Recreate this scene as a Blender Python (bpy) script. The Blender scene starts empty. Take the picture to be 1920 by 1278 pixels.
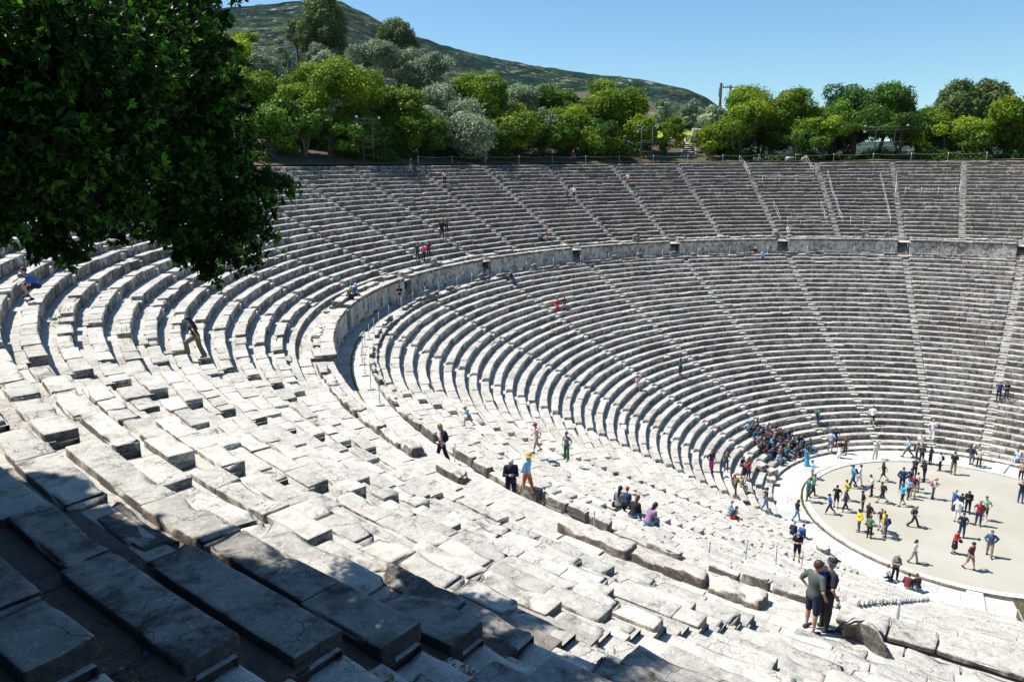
import bpy, math, random
import numpy as np
from mathutils import Matrix, Vector
SC = bpy.context.scene
rad = math.radians
# ------------------------------------------------------------------ camera
CAM = np.array([-50.94, -22.55, 23.48])
def cam_axes():
    yw, p, r = rad(57.14), rad(-13.21), rad(0.49)
    F = np.array([math.cos(p)*math.cos(yw), math.cos(p)*math.sin(yw), math.sin(p)])
    Rt = np.array([math.sin(yw), -math.cos(yw), 0.0]); U = np.cross(Rt, F)
    return F, Rt*math.cos(r)-U*math.sin(r), Rt*math.sin(r)+U*math.cos(r)
_F, _X, _Y = cam_axes()
cd = bpy.data.cameras.new("camera"); cam = bpy.data.objects.new("camera", cd)
SC.collection.objects.link(cam); SC.camera = cam
cd.lens = 26.25; cd.sensor_width = 36.0; cd.clip_start = 0.1; cd.clip_end = 12000
M = Matrix(((_X[0], _Y[0], -_F[0], CAM[0]), (_X[1], _Y[1], -_F[1], CAM[1]), (_X[2], _Y[2], -_F[2], CAM[2]), (0, 0, 0, 1)))
cam.matrix_world = M
# ------------------------------------------------------------------ light
SUN_AZ, SUN_EL = 131.0, 58.0           # direction towards the sun, degrees from +X
w = bpy.data.worlds.new("World"); SC.world = w; w.use_nodes = True
nt = w.node_tree; bg = nt.nodes['Background']
sky = nt.nodes.new('ShaderNodeTexSky'); sky.sky_type = 'NISHITA'; sky.sun_disc = False
sky.sun_elevation = rad(SUN_EL); sky.sun_rotation = rad(90.0-SUN_AZ)
sky.air_density = 1.0; sky.dust_density = 0.0; sky.ozone_density = 3.0; sky.altitude = 0
tn = nt.nodes.new('ShaderNodeMix'); tn.data_type = 'RGBA'; tn.blend_type = 'MULTIPLY'; tn.inputs[0].default_value = 1.0; tn.inputs[7].default_value = (0.86, 1.12, 1.22, 1)
nt.links.new(sky.outputs[0], tn.inputs[6]); nt.links.new(tn.outputs[2], bg.inputs[0]); bg.inputs[1].default_value = 0.082
sd = bpy.data.lights.new("sun", 'SUN'); sun = bpy.data.objects.new("sun", sd); SC.collection.objects.link(sun)
sd.energy = 5.0; sd.angle = rad(0.53); sd.color = (1.0, 0.965, 0.91)
S_DIR = np.array([math.cos(rad(SUN_EL))*math.cos(rad(SUN_AZ)), math.cos(rad(SUN_EL))*math.sin(rad(SUN_AZ)), math.sin(rad(SUN_EL))])
sun.rotation_euler = Vector(S_DIR).to_track_quat('Z', 'Y').to_euler(); sun.location = (0, 0, 120)
SC.view_settings.view_transform = 'Standard'; SC.view_settings.look = 'None'
SC.view_settings.exposure = 0.52; SC.view_settings.gamma = 1.0
SC.cycles.max_bounces = 6; SC.cycles.diffuse_bounces = 3; SC.cycles.transparent_max_bounces = 8
# ------------------------------------------------------------------ helpers
COL = SC.collection
def tag(o, label=None, cat=None, group=None, kind=None):
    if label: o["label"] = label
    if cat: o["category"] = cat
    if group: o["group"] = group
    if kind: o["kind"] = kind
    return o
def empty(name, loc=(0, 0, 0), rz=0.0):
    o = bpy.data.objects.new(name, None); COL.objects.link(o)
    o.location = loc; o.rotation_euler = (0, 0, rz); o.empty_display_size = 0.3
    return o
def mesh_np(name, V, Q, mat=None, parent=None, smooth=False, attr=None, mats=None, midx=None, sm_arr=None):
    """V (n,3) float; Q (m,4) or (m,3) int -> ONE mesh object"""
    V = np.ascontiguousarray(V, dtype=np.float32); Q = np.ascontiguousarray(Q, dtype=np.int32)
    me = bpy.data.meshes.new(name); n = Q.shape[1]
    me.vertices.add(len(V)); me.vertices.foreach_set('co', V.ravel())
    me.loops.add(Q.size); me.loops.foreach_set('vertex_index', Q.ravel())
    me.polygons.add(len(Q)); me.polygons.foreach_set('loop_start', np.arange(0, Q.size, n, dtype=np.int32))
    me.polygons.foreach_set('loop_total', np.full(len(Q), n, dtype=np.int32))
    if sm_arr is not None: me.polygons.foreach_set('use_smooth', np.asarray(sm_arr, dtype=bool))
    else: me.polygons.foreach_set('use_smooth', np.full(len(Q), bool(smooth)))
    if attr is not None:
        a = me.color_attributes.new('tint', 'FLOAT_COLOR', 'POINT')
        c = np.ones((len(V), 4), dtype=np.float32); c[:, :3] = attr; a.data.foreach_set('color', c.ravel())
    if mat: me.materials.append(mat)
    if mats:
        for m_ in mats: me.materials.append(m_)
        me.polygons.foreach_set('material_index', np.asarray(midx, dtype=np.int32))
    me.update(calc_edges=True)
    o = bpy.data.objects.new(name, me); COL.objects.link(o)
    if parent: o.parent = parent
    return o
class Acc:
    """collects pieces (verts, quads, tint) that become ONE mesh"""
    def __init__(s): s.V = []; s.Q = []; s.A = []; s.S = []; s.n = 0
    def add(s, V, Q, tint=(1, 0, 0), smooth=False):
        V = np.asarray(V, float).reshape(-1, 3); Q = np.asarray(Q)
        if Q.shape[1] == 3: Q = np.concatenate([Q, Q[:, 2:3]], 1)
        s.V.append(V); s.Q.append(Q+s.n); s.n += len(V)
        A = np.asarray(tint, float)
        if A.ndim == 1: A = np.tile(A, (len(V), 1))
        s.A.append(A); s.S.append(np.full(len(Q), smooth))
        return s
    def build(s, name, mat, parent=None):
        V = np.concatenate(s.V); Q = np.concatenate(s.Q); S = np.concatenate(s.S)
        tri = Q[:, 2] == Q[:, 3]
        if not tri.any(): return mesh_np(name, V, Q, mat, parent, attr=np.concatenate(s.A), sm_arr=S)
        T = np.concatenate([Q[tri][:, :3], Q[~tri][:, [0, 1, 2]], Q[~tri][:, [0, 2, 3]]])
        S2 = np.concatenate([S[tri], S[~tri], S[~tri]])
        return mesh_np(name, V, T, mat, parent, attr=np.concatenate(s.A), sm_arr=S2)
def _hash(ix, iy, iz, seed):
    h = (ix*374761393+iy*668265263+iz*2147483647+seed*974711) & 0xffffffff
    h = ((h ^ (h >> 13))*1274126177) & 0xffffffff
    return ((h ^ (h >> 16)) & 0xffff)/32767.5-1.0
def vnoise(p, seed=0):
    p = np.asarray(p, float); i = np.floor(p).astype(np.int64); f = p-i; f = f*f*(3-2*f); r = 0
    for a in (0, 1):
        for b in (0, 1):
            for c in (0, 1):
                wt = (f[..., 0] if a else 1-f[..., 0])*(f[..., 1] if b else 1-f[..., 1])*(f[..., 2] if c else 1-f[..., 2])
                r = r+wt*_hash(i[..., 0]+a, i[..., 1]+b, i[..., 2]+c, seed)
    return r
def vnoise2(x, y, seed=0): return vnoise(np.stack([x, y, 0*x+0.5], -1), seed)
def fbm2(x, y, seed=0, o=4):
    r = 0; a = 1.0
    for i in range(o): r = r+a*vnoise2(x*2**i, y*2**i, seed+i); a *= 0.5
    return r
RNG = np.random.default_rng(7)
# theatre plan: 13 stair lines k=0..12; the two wings (k<2, k>10) are struck from shifted centres
A0, DA, DAW, DSH = 18.657, 18.415, 15.753, 0.71
def pt(k, R, z):
    k, R, z = np.broadcast_arrays(np.asarray(k, float), np.asarray(R, float), np.asarray(z, float))
    km = np.clip(k, 2, 10); aj = np.radians(A0+(km-1)*DA); a = aj+np.radians((k-km)*DAW)
    d = np.where((k < 2) | (k > 10), DSH, 0.0)
    return np.stack([-d*np.cos(aj)+(R+d)*np.cos(a), -d*np.sin(aj)+(R+d)*np.sin(a), z], -1)
def dk_m(k, R):      # change of k per metre of arc
    return 1.0/(np.radians(np.where((np.asarray(k) < 2) | (np.asarray(k) > 10), DAW, DA))*(R+0.3))
NL, RL0, PL, ZL0, HL = 34, 13.0, 0.762, 0.47, 0.3835      # lower tier
NU, RU0, PU, ZU0, HU = 21, 43.15, 0.783, 15.45, 0.404      # upper tier
Z_WALK, R_WALK, R_WALL, Z_WALL = 13.22, 38.98, 40.85, 14.95
# shell of a box with levels per axis: topology cache
_topo = {}
def shell(nx, ny, nz):
    key = (nx, ny, nz)
    if key in _topo: return _topo[key]
    idx = -np.ones((nx+1, ny+1, nz+1), int); G = np.stack(np.meshgrid(range(nx+1), range(ny+1), range(nz+1), indexing='ij'), -1)
    m = (G[..., 0] == 0) | (G[..., 0] == nx) | (G[..., 1] == 0) | (G[..., 1] == ny) | (G[..., 2] == 0) | (G[..., 2] == nz)
    idx[m] = np.arange(m.sum()); L = G[m]; Q = []
    def face(A, flip):
        a, b, c, d = A[:-1, :-1], A[1:, :-1], A[1:, 1:], A[:-1, 1:]
        q = np.stack([a, b, c, d], -1).reshape(-1, 4); Q.append(q[:, ::-1] if flip else q)
    face(idx[0], True); face(idx[-1], False)
    face(idx[:, 0], False); face(idx[:, -1], True)
    face(idx[:, :, 0], True); face(idx[:, :, -1], False)
    r = (L, np.concatenate(Q), (nx, ny, nz)); _topo[key] = r
    return r
def blocks(acc, k0, k1, R0, R1, z0, z1, tint, n=(3, 3, 3), rnd=0.03, amp=0.0, nsc=3.0, seed=1, smooth=False, tiltr=None, tilts=None, chip=0.0, skew=None, lip=0.0):
    """batch of rounded weathered stone blocks in (k, R, z) space; every arg scalar or (nb,)"""
    k0 = np.atleast_1d(np.asarray(k0, float)); nb = len(k0)
    if nb == 0: return
    f = lambda a: np.broadcast_to(np.asarray(a, float), (nb,)).astype(float)
    k1, R0, R1, z0, z1, rnd = map(f, (k1, R0, R1, z0, z1, rnd))
    L, Q, nn = shell(*n)
    kc = (k0+k1)/2; Rc = (R0+R1)/2; zc = (z0+z1)/2
    hs = (k1-k0)/2/dk_m(kc, Rc); H = np.stack([hs, (R1-R0)/2, (z1-z0)/2], -1)        # nb,3
    r = np.minimum(rnd[:, None], H*0.45)
    P = np.empty((nb, len(L), 3))
    for a in range(3):
        li = L[:, a]; N = nn[a]; h = H[:, a:a+1]; ra = r[:, a:a+1]
        t = (li-1)/max(N-2, 1)*2-1
        inner = (h-ra)*t[None]
        P[..., a] = np.where(li[None] == 0, -h, np.where(li[None] == N, h, inner))
    hin = (H-r)[:, None]; q = np.clip(P, -hin, hin); d = (P-q)/r[:, None]
    nd = np.linalg.norm(d, axis=-1, keepdims=True)
    P = q+r[:, None]*d/np.maximum(nd, 1e-9)
    edge = np.clip(nd[..., 0]-1.0, 0, 1)/0.42
    if tiltr is not None: P[..., 2] += f(tiltr)[:, None]*P[..., 1]
    if tilts is not None: P[..., 2] += f(tilts)[:, None]*P[..., 0]
    if skew is not None: P[..., 1] += f(skew)[:, None]*P[..., 0]
    kk = kc[:, None]+P[..., 0]/hs[:, None]*((k1-k0)/2)[:, None]
    W = pt(kk, Rc[:, None]+P[..., 1], zc[:, None]+P[..., 2])
    if amp or chip:
        nv = np.stack([vnoise(W*nsc, seed+i) for i in range(3)], -1)
        if amp: W = W+nv*amp
        if amp and smooth: W = W+np.stack([vnoise(W*nsc*3.1, seed+7+i) for i in range(3)], -1)*amp*0.45
        if chip:
            c = pt(kc[:, None], Rc[:, None], zc[:, None]); g = np.clip(vnoise(W*nsc*0.75, seed+20)-0.12, 0, 1)
            edge2 = np.clip(1-np.min((hin+r[:, None]-np.abs(P))[..., 1:], axis=-1)/0.14, 0, 1)*np.clip(0.25+edge, 0, 1)
            W = W+(c-W)*(chip*g*edge2)[..., None]*np.array([1, 1, 1.4])
    T = np.asarray(tint, float)
    if T.ndim == 1: T = np.tile(T, (nb, 1))
    A = np.repeat(T, len(L), axis=0)
    if lip: A[:, 1] -= lip*np.tile(L[:, 2] >= nn[2]-1, nb)
    Qa = (Q[None]+(np.arange(nb)*len(L))[:, None, None]).reshape(-1, 4)
    acc.add(W.reshape(-1, 3), Qa, A, smooth)
def ring(acc, prof, ks, tint=(1, 0, 0), smooth=False):
    """sweep a profile [(R,z)...] (outwards/upwards) along k"""
    prof = np.asarray(prof, float); ks = np.asarray(ks, float)
    V = pt(ks[:, None], prof[None, :, 0], prof[None, :, 1]); n, m = V.shape[:2]
    I = np.arange(n*m).reshape(n, m)
    Q = np.stack([I[:-1, :-1], I[:-1, 1:], I[1:, 1:], I[1:, :-1]], -1).reshape(-1, 4)
    acc.add(V.reshape(-1, 3), Q, tint, smooth)
# ------------------------------------------------------------------ materials
MATS = {}
class NT:
    def __init__(s, m): s.t = m.node_tree; s.n = s.t.nodes; s.l = s.t.links
    def new(s, ty, **kw):
        n = s.n.new(ty)
        for k, v in kw.items(): setattr(n, k, v)
        return n
    def link(s, a, b): s.l.new(a, b)
    def noise(s, vec, scale, detail=3, rough=0.55, dist=0.0):
        n = s.new('ShaderNodeTexNoise'); n.inputs['Scale'].default_value = scale; n.inputs['Detail'].default_value = detail
        n.inputs['Roughness'].default_value = rough; n.inputs['Distortion'].default_value = dist; s.link(vec, n.inputs['Vector']); return n.outputs[0]
    def ramp(s, fac, stops):
        n = s.new('ShaderNodeValToRGB'); e = n.color_ramp.elements
        while len(e) < len(stops): e.new(0.5)
        for i, (p, c) in enumerate(stops):
            e[i].position = p; e[i].color = (c, c, c, 1) if not hasattr(c, '__len__') else (*c, 1)
        s.link(fac, n.inputs[0]); return n.outputs[0]
    def mix(s, fac, a, b, mode='MIX'):
        n = s.new('ShaderNodeMix', data_type='RGBA', blend_type=mode)
        for sock, v in ((n.inputs[0], fac), (n.inputs[6], a), (n.inputs[7], b)):
            if hasattr(v, 'is_linked'): s.link(v, sock)
            elif hasattr(v, '__len__'): sock.default_value = (*v, 1)
            else: sock.default_value = v
        return n.outputs[2]
    def math(s, op, a, b=0.0, clamp=False):
        n = s.new('ShaderNodeMath', operation=op); n.use_clamp = clamp
        for sock, v in ((n.inputs[0], a), (n.inputs[1], b)):
            if hasattr(v, 'is_linked'): s.link(v, sock)
            else: sock.default_value = v
        return n.outputs[0]
def newmat(name):
    m = bpy.data.materials.new(name); m.use_nodes = True; MATS[name] = m
    return m, NT(m), m.node_tree.nodes['Principled BSDF']
def plain(name, col, rough=0.8, noise=0.0, nscale=8.0, metal=0.0, bump=0.0):
    if name in MATS: return MATS[name]
    m, t, b = newmat(name); b.inputs['Roughness'].default_value = rough; b.inputs['Metallic'].default_value = metal
    b.inputs['Base Color'].default_value = (*col, 1)
    if noise or bump:
        tc = t.new('ShaderNodeTexCoord'); nz = t.noise(tc.outputs['Object'], nscale, 4)
        if noise:
            c = t.mix(nz, tuple(x*(1-noise) for x in col), tuple(min(1, x*(1+noise)) for x in col)); t.link(c, b.inputs['Base Color'])
        if bump:
            bp = t.new('ShaderNodeBump'); bp.inputs['Strength'].default_value = bump; bp.inputs['Distance'].default_value = 0.02
            t.link(nz, bp.inputs['Height']); t.link(bp.outputs[0], b.inputs['Normal'])
    return m
def stone_mat(name, light, mid, dark, riser=0.6, bump=0.5):
    m, t, b = newmat(name); g = t.new('ShaderNodeNewGeometry'); pos = g.outputs['Position']
    at = t.new('ShaderNodeVertexColor', layer_name='tint'); sp = t.new('ShaderNodeSeparateColor'); t.link(at.outputs[0], sp.inputs[0])
    n1 = t.noise(pos, 0.9, 3); n2 = t.noise(pos, 5.0, 5, 0.65); n3 = t.noise(pos, 22.0, 4, 0.7); n4 = t.noise(pos, 2.4, 6, 0.7, 0.4)
    c = t.mix(t.ramp(n1, [(0.35, 0.0), (0.65, 1.0)]), light, mid)
    c = t.mix(t.ramp(n2, [(0.46, 0.0), (0.68, 0.6)]), c, tuple(x*0.55 for x in mid))
    c = t.mix(t.math('MULTIPLY', t.ramp(n4, [(0.58, 0.0), (0.72, 0.45)]), t.ramp(n2, [(0.4, 0.3), (0.6, 1.0)])), c, (0.46, 0.40, 0.28))
    # pale lichen blotches
    c = t.mix(t.math('MULTIPLY', t.ramp(n3, [(0.57, 0.0), (0.63, 1.0)]), 0.75), c, (0.74, 0.73, 0.70))
    # black lichen: weather amount from attribute, more on faces that are not walked on
    nz = t.new('ShaderNodeSeparateXYZ'); t.link(g.outputs['Normal'], nz.inputs[0])
    side = t.math('SUBTRACT', 1.0, t.ramp(nz.outputs[2], [(0.35, 0.0), (0.8, 1.0)]))
    wa = t.math('ADD', sp.outputs[1], t.math('MULTIPLY', side, riser))
    th = t.math('SUBTRACT', t.math('ADD', n4, t.math('MULTIPLY', wa, 0.42)), 0.66)
    lf = t.math('MULTIPLY', t.math('MULTIPLY', th, 5.5, True), t.ramp(n3, [(0.3, 0.75), (0.6, 1.0)]), True)
    c = t.mix(lf, c, dark)
    # cracks
    vo = t.new('ShaderNodeTexVoronoi', feature='DISTANCE_TO_EDGE'); vo.inputs['Scale'].default_value = 1.7
    wv = t.new('ShaderNodeVectorMath', operation='ADD'); nn = t.new('ShaderNodeTexNoise'); nn.inputs['Scale'].default_value = 3.0; nn.inputs['Detail'].default_value = 5
    t.link(pos, nn.inputs['Vector']); t.link(pos, wv.inputs[0]); t.link(nn.outputs['Color'], wv.inputs[1]); t.link(wv.outputs[0], vo.inputs['Vector'])
    ck = t.math('MULTIPLY', t.ramp(vo.outputs[0], [(0.0, 1.0), (0.014, 0.0)]), t.ramp(n1, [(0.52, 0.0), (0.60, 0.8)]))
    c = t.mix(ck, c, (0.07, 0.065, 0.06))
    # redness (conglomerate) and brightness per block
    c = t.mix(sp.outputs[2], c, (0.25, 0.15, 0.11))
    hs = t.new('ShaderNodeVectorMath', operation='SCALE'); t.link(c, hs.inputs[0]); t.link(sp.outputs[0], hs.inputs['Scale']); t.link(hs.outputs[0], b.inputs['Base Color'])
    b.inputs['Roughness'].default_value = 0.92; b.inputs['Specular IOR Level'].default_value = 0.25
    h = t.math('ADD', t.math('MULTIPLY', n2, 0.7), t.math('MULTIPLY', n3, 0.35)); h = t.math('SUBTRACT', h, t.math('MULTIPLY', ck, 0.5))
    bp = t.new('ShaderNodeBump'); bp.inputs['Strength'].default_value = bump; bp.inputs['Distance'].default_value = 0.05
    t.link(h, bp.inputs['Height']); t.link(bp.outputs[0], b.inputs['Normal'])
    return m
STONE = stone_mat('limestone', (0.615, 0.58, 0.505), (0.50, 0.47, 0.415), (0.095, 0.083, 0.074), riser=0.60, bump=0.9)
PAVE = stone_mat('paving_stone', (0.60, 0.585, 0.54), (0.50, 0.48, 0.44), (0.17, 0.16, 0.14), riser=0.5, bump=0.25)
# ================================================================== the theatre
def stair_ks(tier): return np.arange(0, 12.01, 1.0) if tier == 'low' else np.arange(0, 12.01, 0.5)
def split_row(rng, ka, kb, R, lmin, lmax):
    """cut [ka,kb] into blocks; returns k0,k1"""
    out = []; k = ka; km = (ka+kb)/2; m = float(dk_m(km, R))
    while k < kb-1e-6:
        L = rng.uniform(lmin, lmax)*m
        if kb-(k+L) < 0.45*lmin*m: L = kb-k
        e = min(kb, k+L); out.append((k, e)); k = e
    return out
SEATW = 0.44
WEDGE = {}
def wedge_key(tier, k):
    return (tier, math.floor(float(k)*(1 if tier == 'low' else 2)))
OWN_ROWS = [('up', q) for q in (18, 19, 20, 21, 22)]        # the wedges nearest the viewer: every row is a sub-part
def seat_rows(tier, N, R0, P, Z0, H):
    rng = np.random.default_rng(11 if tier == 'low' else 23)
    ks = stair_ks(tier); half = 0.37
    for i in range(N):
        Rf = R0+P*i; zt = Z0+H*i; B = []
        for wi, (a, b) in enumerate(zip(ks[:-1], ks[1:])):
            m = float(dk_m((a+b)/2, Rf)); hw = half*m
            if (b-a)/m < 2.2: continue
            for (u, v) in split_row(rng, a+hw, b-hw, Rf, *((1.1, 2.2) if tier == 'up' and a > 9.8 and i > 9 else (0.65, 1.45) if a > 8.8 else (0.8, 1.8))): B.append((u, v, m, wi))
        B = np.array(B); k0, k1, m, wi = B.T; nb = len(B)
        gap = rng.uniform(0.002, 0.012, nb)+(rng.random(nb) < 0.05)*rng.uniform(0.02, 0.10, nb)
        k0 = k0+gap*m*0.5; k1 = k1-gap*m*0.5; kc = (k0+k1)/2
        near = pt(kc, Rf, zt); dist = np.linalg.norm(near-CAM, axis=1)
        rough = np.clip((kc-7.5)/2, 0, 1)
        odd = (rng.random(nb) < 0.09)*1.0; odd = odd*(1-0.6*np.clip((dist-60)/20, 0, 1)); dR = rng.normal(0, 0.007, nb)+odd*rng.normal(0, 0.03, nb); dz = rng.normal(0, 0.007, nb)+odd*rng.normal(0, 0.025, nb)
        seg = rng.normal(0, 0.02, 40); dz += seg[(kc*2).astype(int) % 40]*0.7
        worn = rng.random(nb); depth = SEATW+rng.normal(0, 0.025, nb)-0.045*np.clip((kc-9)/1.5, 0, 1)
        bad = worn < (0.08 if tier == 'low' else 0.10)
        bad |= (tier == 'up') & (dist < 22) & (worn < 0.2)
        zt_b = zt+dz-np.where(bad, rng.uniform(0.02, 0.12, nb), 0); dR = dR+np.where(bad, rng.normal(0.02, 0.05, nb), 0)
        miss = (rng.random(nb) < (0.012 if tier == 'low' else 0.016)) & (dist > 12)
        zt_b = np.where(miss, zt-0.24, zt_b)
        far = np.clip((8.2-kc)/4.0, 0, 1)
        br = rng.uniform(0.80, 1.06, nb); we = rng.uniform(0, 0.20, nb)
        if tier == 'up':
            br *= 1-0.14*far; we += 0.20*far+0.03
        else:
            br *= 1-0.04*far; we += 0.10*far
        cov = np.clip((9.6-dist)/2.2, 0, 1)*(tier == 'up'); br *= 1-0.40*cov; we += 0.36*cov  # under the tree: more lichen, and colour darkened to deepen its shade
        we += np.where(bad, 0.18, 0); we += (rng.random(nb) < 0.12)*0.2
        red = np.where(rng.random(nb) < (0.30 if tier == 'low' else 0.08), rng.uniform(0.05, 0.32, nb), 0.0)*np.where(far > 0.3, 1, 0.25)
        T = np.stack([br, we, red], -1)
        tr = rng.normal(0, 0.012, nb)-0.008+0.035*np.clip((9-kc)/2, 0, 1); ts = rng.normal(0, 0.007, nb)*(1+0.6*rough)+np.where(bad, rng.normal(0, 0.03, nb), 0)
        sk = rng.normal(0, 0.005, nb); zb = zt-H-0.07
        for w_ in np.unique(wi):
            ws = wi == w_; key = (tier, int(w_)); own = key in OWN_ROWS
            acc = Acc() if own else WEDGE.setdefault(key, Acc())
            for li, (sel, n) in enumerate([(dist < 8.5, None), ((dist >= 8.5) & (dist < 17), None), ((dist >= 17) & (dist < 45), (5, 4, 4)), (dist >= 45, (4, 3, 3))]):
                sel = sel & ws
                if not sel.any(): continue
                kw = dict(seed=3, nsc=2.6)
                if li >= 2:
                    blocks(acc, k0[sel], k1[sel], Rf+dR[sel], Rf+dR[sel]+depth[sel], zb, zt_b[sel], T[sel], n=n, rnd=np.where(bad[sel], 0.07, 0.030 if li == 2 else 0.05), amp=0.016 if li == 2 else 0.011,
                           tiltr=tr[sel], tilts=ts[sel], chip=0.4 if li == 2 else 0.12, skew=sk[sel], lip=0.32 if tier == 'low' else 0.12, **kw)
                else:
                    cell = 0.042 if li == 0 else 0.075
                    for j in np.where(sel)[0]:
                        L = (k1[j]-k0[j])/m[j]; n = (max(5, int(L/cell)), max(5, int(0.5/cell)+2), max(4, int(0.45/cell)))
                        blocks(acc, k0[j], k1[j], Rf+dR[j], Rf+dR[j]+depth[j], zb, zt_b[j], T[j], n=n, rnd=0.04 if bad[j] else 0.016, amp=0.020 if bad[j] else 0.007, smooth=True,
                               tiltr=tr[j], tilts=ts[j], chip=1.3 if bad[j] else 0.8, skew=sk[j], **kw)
            if own: ROWACC.append((key, acc))
ROWACC = []
def treads(tier, N, R0, P, Z0, H):
    """the continuous footway of every row with the riser behind the seat blocks, wedge by wedge"""
    ks = stair_ks(tier); rng = np.random.default_rng(5); hw = 0.365
    for wi, (ka, kb) in enumerate(zip(ks[:-1], ks[1:])):
        acc = WEDGE.setdefault((tier, wi), Acc())
        for i in range(N):
            Rf = R0+P*i; zt = Z0+H*i; dz = 0.075 if tier == 'low' or ka < 8 else 0.06 if i < 9 else 0.10; m = float(dk_m((ka+kb)/2, Rf)); a_, b_ = ka+hw*m*0.9, kb-hw*m*0.9
            zlow = zt-H-dz if i else zt-H-0.12
            ring(acc, [(Rf+0.05, zlow-0.3), (Rf+0.05, zt-0.13), (Rf+SEATW-0.03, zt-0.135)], np.linspace(a_, b_, 12), (0.8, 0.25, 0))
            kk = np.array(split_row(rng, a_, b_, Rf, 0.9, 1.6)); nb = len(kk); cen = pt(kk.mean(1), Rf, zt); d = np.linalg.norm(cen-CAM, axis=1)
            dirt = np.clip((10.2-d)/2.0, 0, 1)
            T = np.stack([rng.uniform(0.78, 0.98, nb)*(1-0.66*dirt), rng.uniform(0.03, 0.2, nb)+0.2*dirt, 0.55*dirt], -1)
            if tier == 'up':
                far = np.clip((8.2-kk.mean(1))/4.0, 0, 1); T[:, 0] *= 1-0.1*far; T[:, 1] += 0.1*far
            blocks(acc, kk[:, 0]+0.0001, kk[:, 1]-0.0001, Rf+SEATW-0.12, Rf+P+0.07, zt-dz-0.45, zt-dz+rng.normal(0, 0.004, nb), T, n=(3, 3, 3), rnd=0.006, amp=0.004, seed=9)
def stairs(tier, k, N, R0, P, Z0, H, root, rng):
    acc = Acc(); hw = 0.375; k_ = min(max(k, 0.012), 11.988)
    for i in range(N):
        for Ra, Rb, zt in ((R0+P*i+0.02, R0+P*i+0.46, Z0+H*i-H*0.52), (R0+P*i+0.43, R0+P*i+P+0.06, Z0+H*i-0.085)):
            m = float(dk_m(k, Ra)); d = float(np.linalg.norm(pt(k_, Ra, zt)-CAM)); n = (4, 4, 3) if d > 20 else (12, 8, 5)
            T = np.array([rng.uniform(0.88, 1.06), rng.uniform(-0.15, 0.08), 0])
            blocks(acc, k_-hw*m, k_+hw*m, Ra+rng.normal(0, 0.012), Rb, zt-0.5, zt+rng.normal(0, 0.010), T, n=n, rnd=0.022, amp=0.010, seed=4, smooth=d < 20, chip=0.4)
    acc.build('staircase', STONE, root)
THEATRE = tag(empty('amphitheatre'), 'vast ancient open-air theatre of pale stone seat rows curving round a circular orchestra', 'theatre')
seat_rows('low', NL, RL0, PL, ZL0, HL); seat_rows('up', NU, RU0, PU, ZU0, HU)
treads('low', NL, RL0, PL, ZL0, HL); treads('up', NU, RU0, PU, ZU0, HU)
WOBJ = {key: acc.build('seating_wedge', STONE, THEATRE) for key, acc in WEDGE.items()}
for key, acc in ROWACC: acc.build('seat_row', STONE, WOBJ[key])
low_o = up_o = THEATRE
_rg = np.random.default_rng(77)
for k in stair_ks('low'): stairs('low', k, NL, RL0, PL, ZL0, HL, low_o, _rg)
for k in stair_ks('up'): stairs('up', k, NU, RU0, PU, ZU0, HU, up_o, _rg)
# ---- step ring at the foot, first ledge
def arc_blocks(acc, R0, R1, z0, z1, lmin, lmax, rng, k0=0.0, k1=12.0, gap=0.006, T=(1, 0.05, 0), bvar=0.1, wvar=0.12, drop=0.0, hv=0.006, rv=0.006, **kw):
    cc = np.array(split_row(rng, k0, k1, (R0+R1)/2, lmin, lmax)); m = dk_m(cc.mean(1), R0)
    if drop: s = rng.random(len(cc)) > drop; cc = cc[s]; m = m[s]
    nb = len(cc)
    if nb == 0: return
    TT = np.stack([T[0]+rng.uniform(-bvar, bvar, nb), T[1]+rng.uniform(0, wvar, nb), np.full(nb, T[2])], -1)
    blocks(acc, cc[:, 0]+gap*m/2, cc[:, 1]-gap*m/2, R0+rng.normal(0, rv, nb), R1+rng.normal(0, rv, nb), z0, z1+rng.normal(0, hv, nb), TT, **kw)
a = Acc(); arc_blocks(a, 12.31, 13.05, -0.35, 0.17, 1.1, 1.9, _rg, n=(5, 4, 3), rnd=0.03, amp=0.012)
a.build('front_step', STONE, low_o)
# ---- back of the top row of the lower tier: low broken backrests along the walkway
a = Acc()
arc_blocks(a, RL0+PL*33+0.42, R_WALK, 12.5, Z_WALK+0.16, 1.0, 2.2, _rg, n=(8, 5, 4), rnd=0.05, amp=0.03, chip=0.5, hv=0.04, rv=0.02, T=(0.95, 0.15, 0.05))
arc_blocks(a, R_WALK-0.20, R_WALK+0.02, Z_WALK+0.05, Z_WALK+0.40, 0.8, 1.5, _rg, n=(7, 4, 5), rnd=0.05, amp=0.04, chip=0.8, hv=0.05, rv=0.02, T=(0.92, 0.2, 0.08), drop=0.35, gap=0.08)
a.build('bench_back', STONE, low_o)
# ---- walkway between the tiers
wk = THEATRE
a = Acc()
arc_blocks(a, R_WALK-0.05, 39.93, 12.7, Z_WALK, 0.5, 1.0, _rg, n=(3, 3, 3), rnd=0.012, amp=0.004, hv=0.004, T=(0.98, 0.0, 0.02), wvar=0.1)
arc_blocks(a, 40.02, R_WALL+0.12, 12.7, Z_WALK+0.01, 0.45, 0.9, _rg, n=(3, 3, 3), rnd=0.012, amp=0.004, hv=0.004, T=(0.82, 0.02, 0.08), wvar=0.1)
a.build('paving', PAVE, wk)
a = Acc(); ring(a, [(39.85, Z_WALK-0.03), (40.1, Z_WALK-0.03)], np.linspace(0, 12, 400), (1, 0, 0)); a.build('gutter_soil', plain('gutter_soil', (0.16, 0.14, 0.06), 0.95, 0.4, 14), wk)
# ---- retaining wall above the walkway

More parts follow.
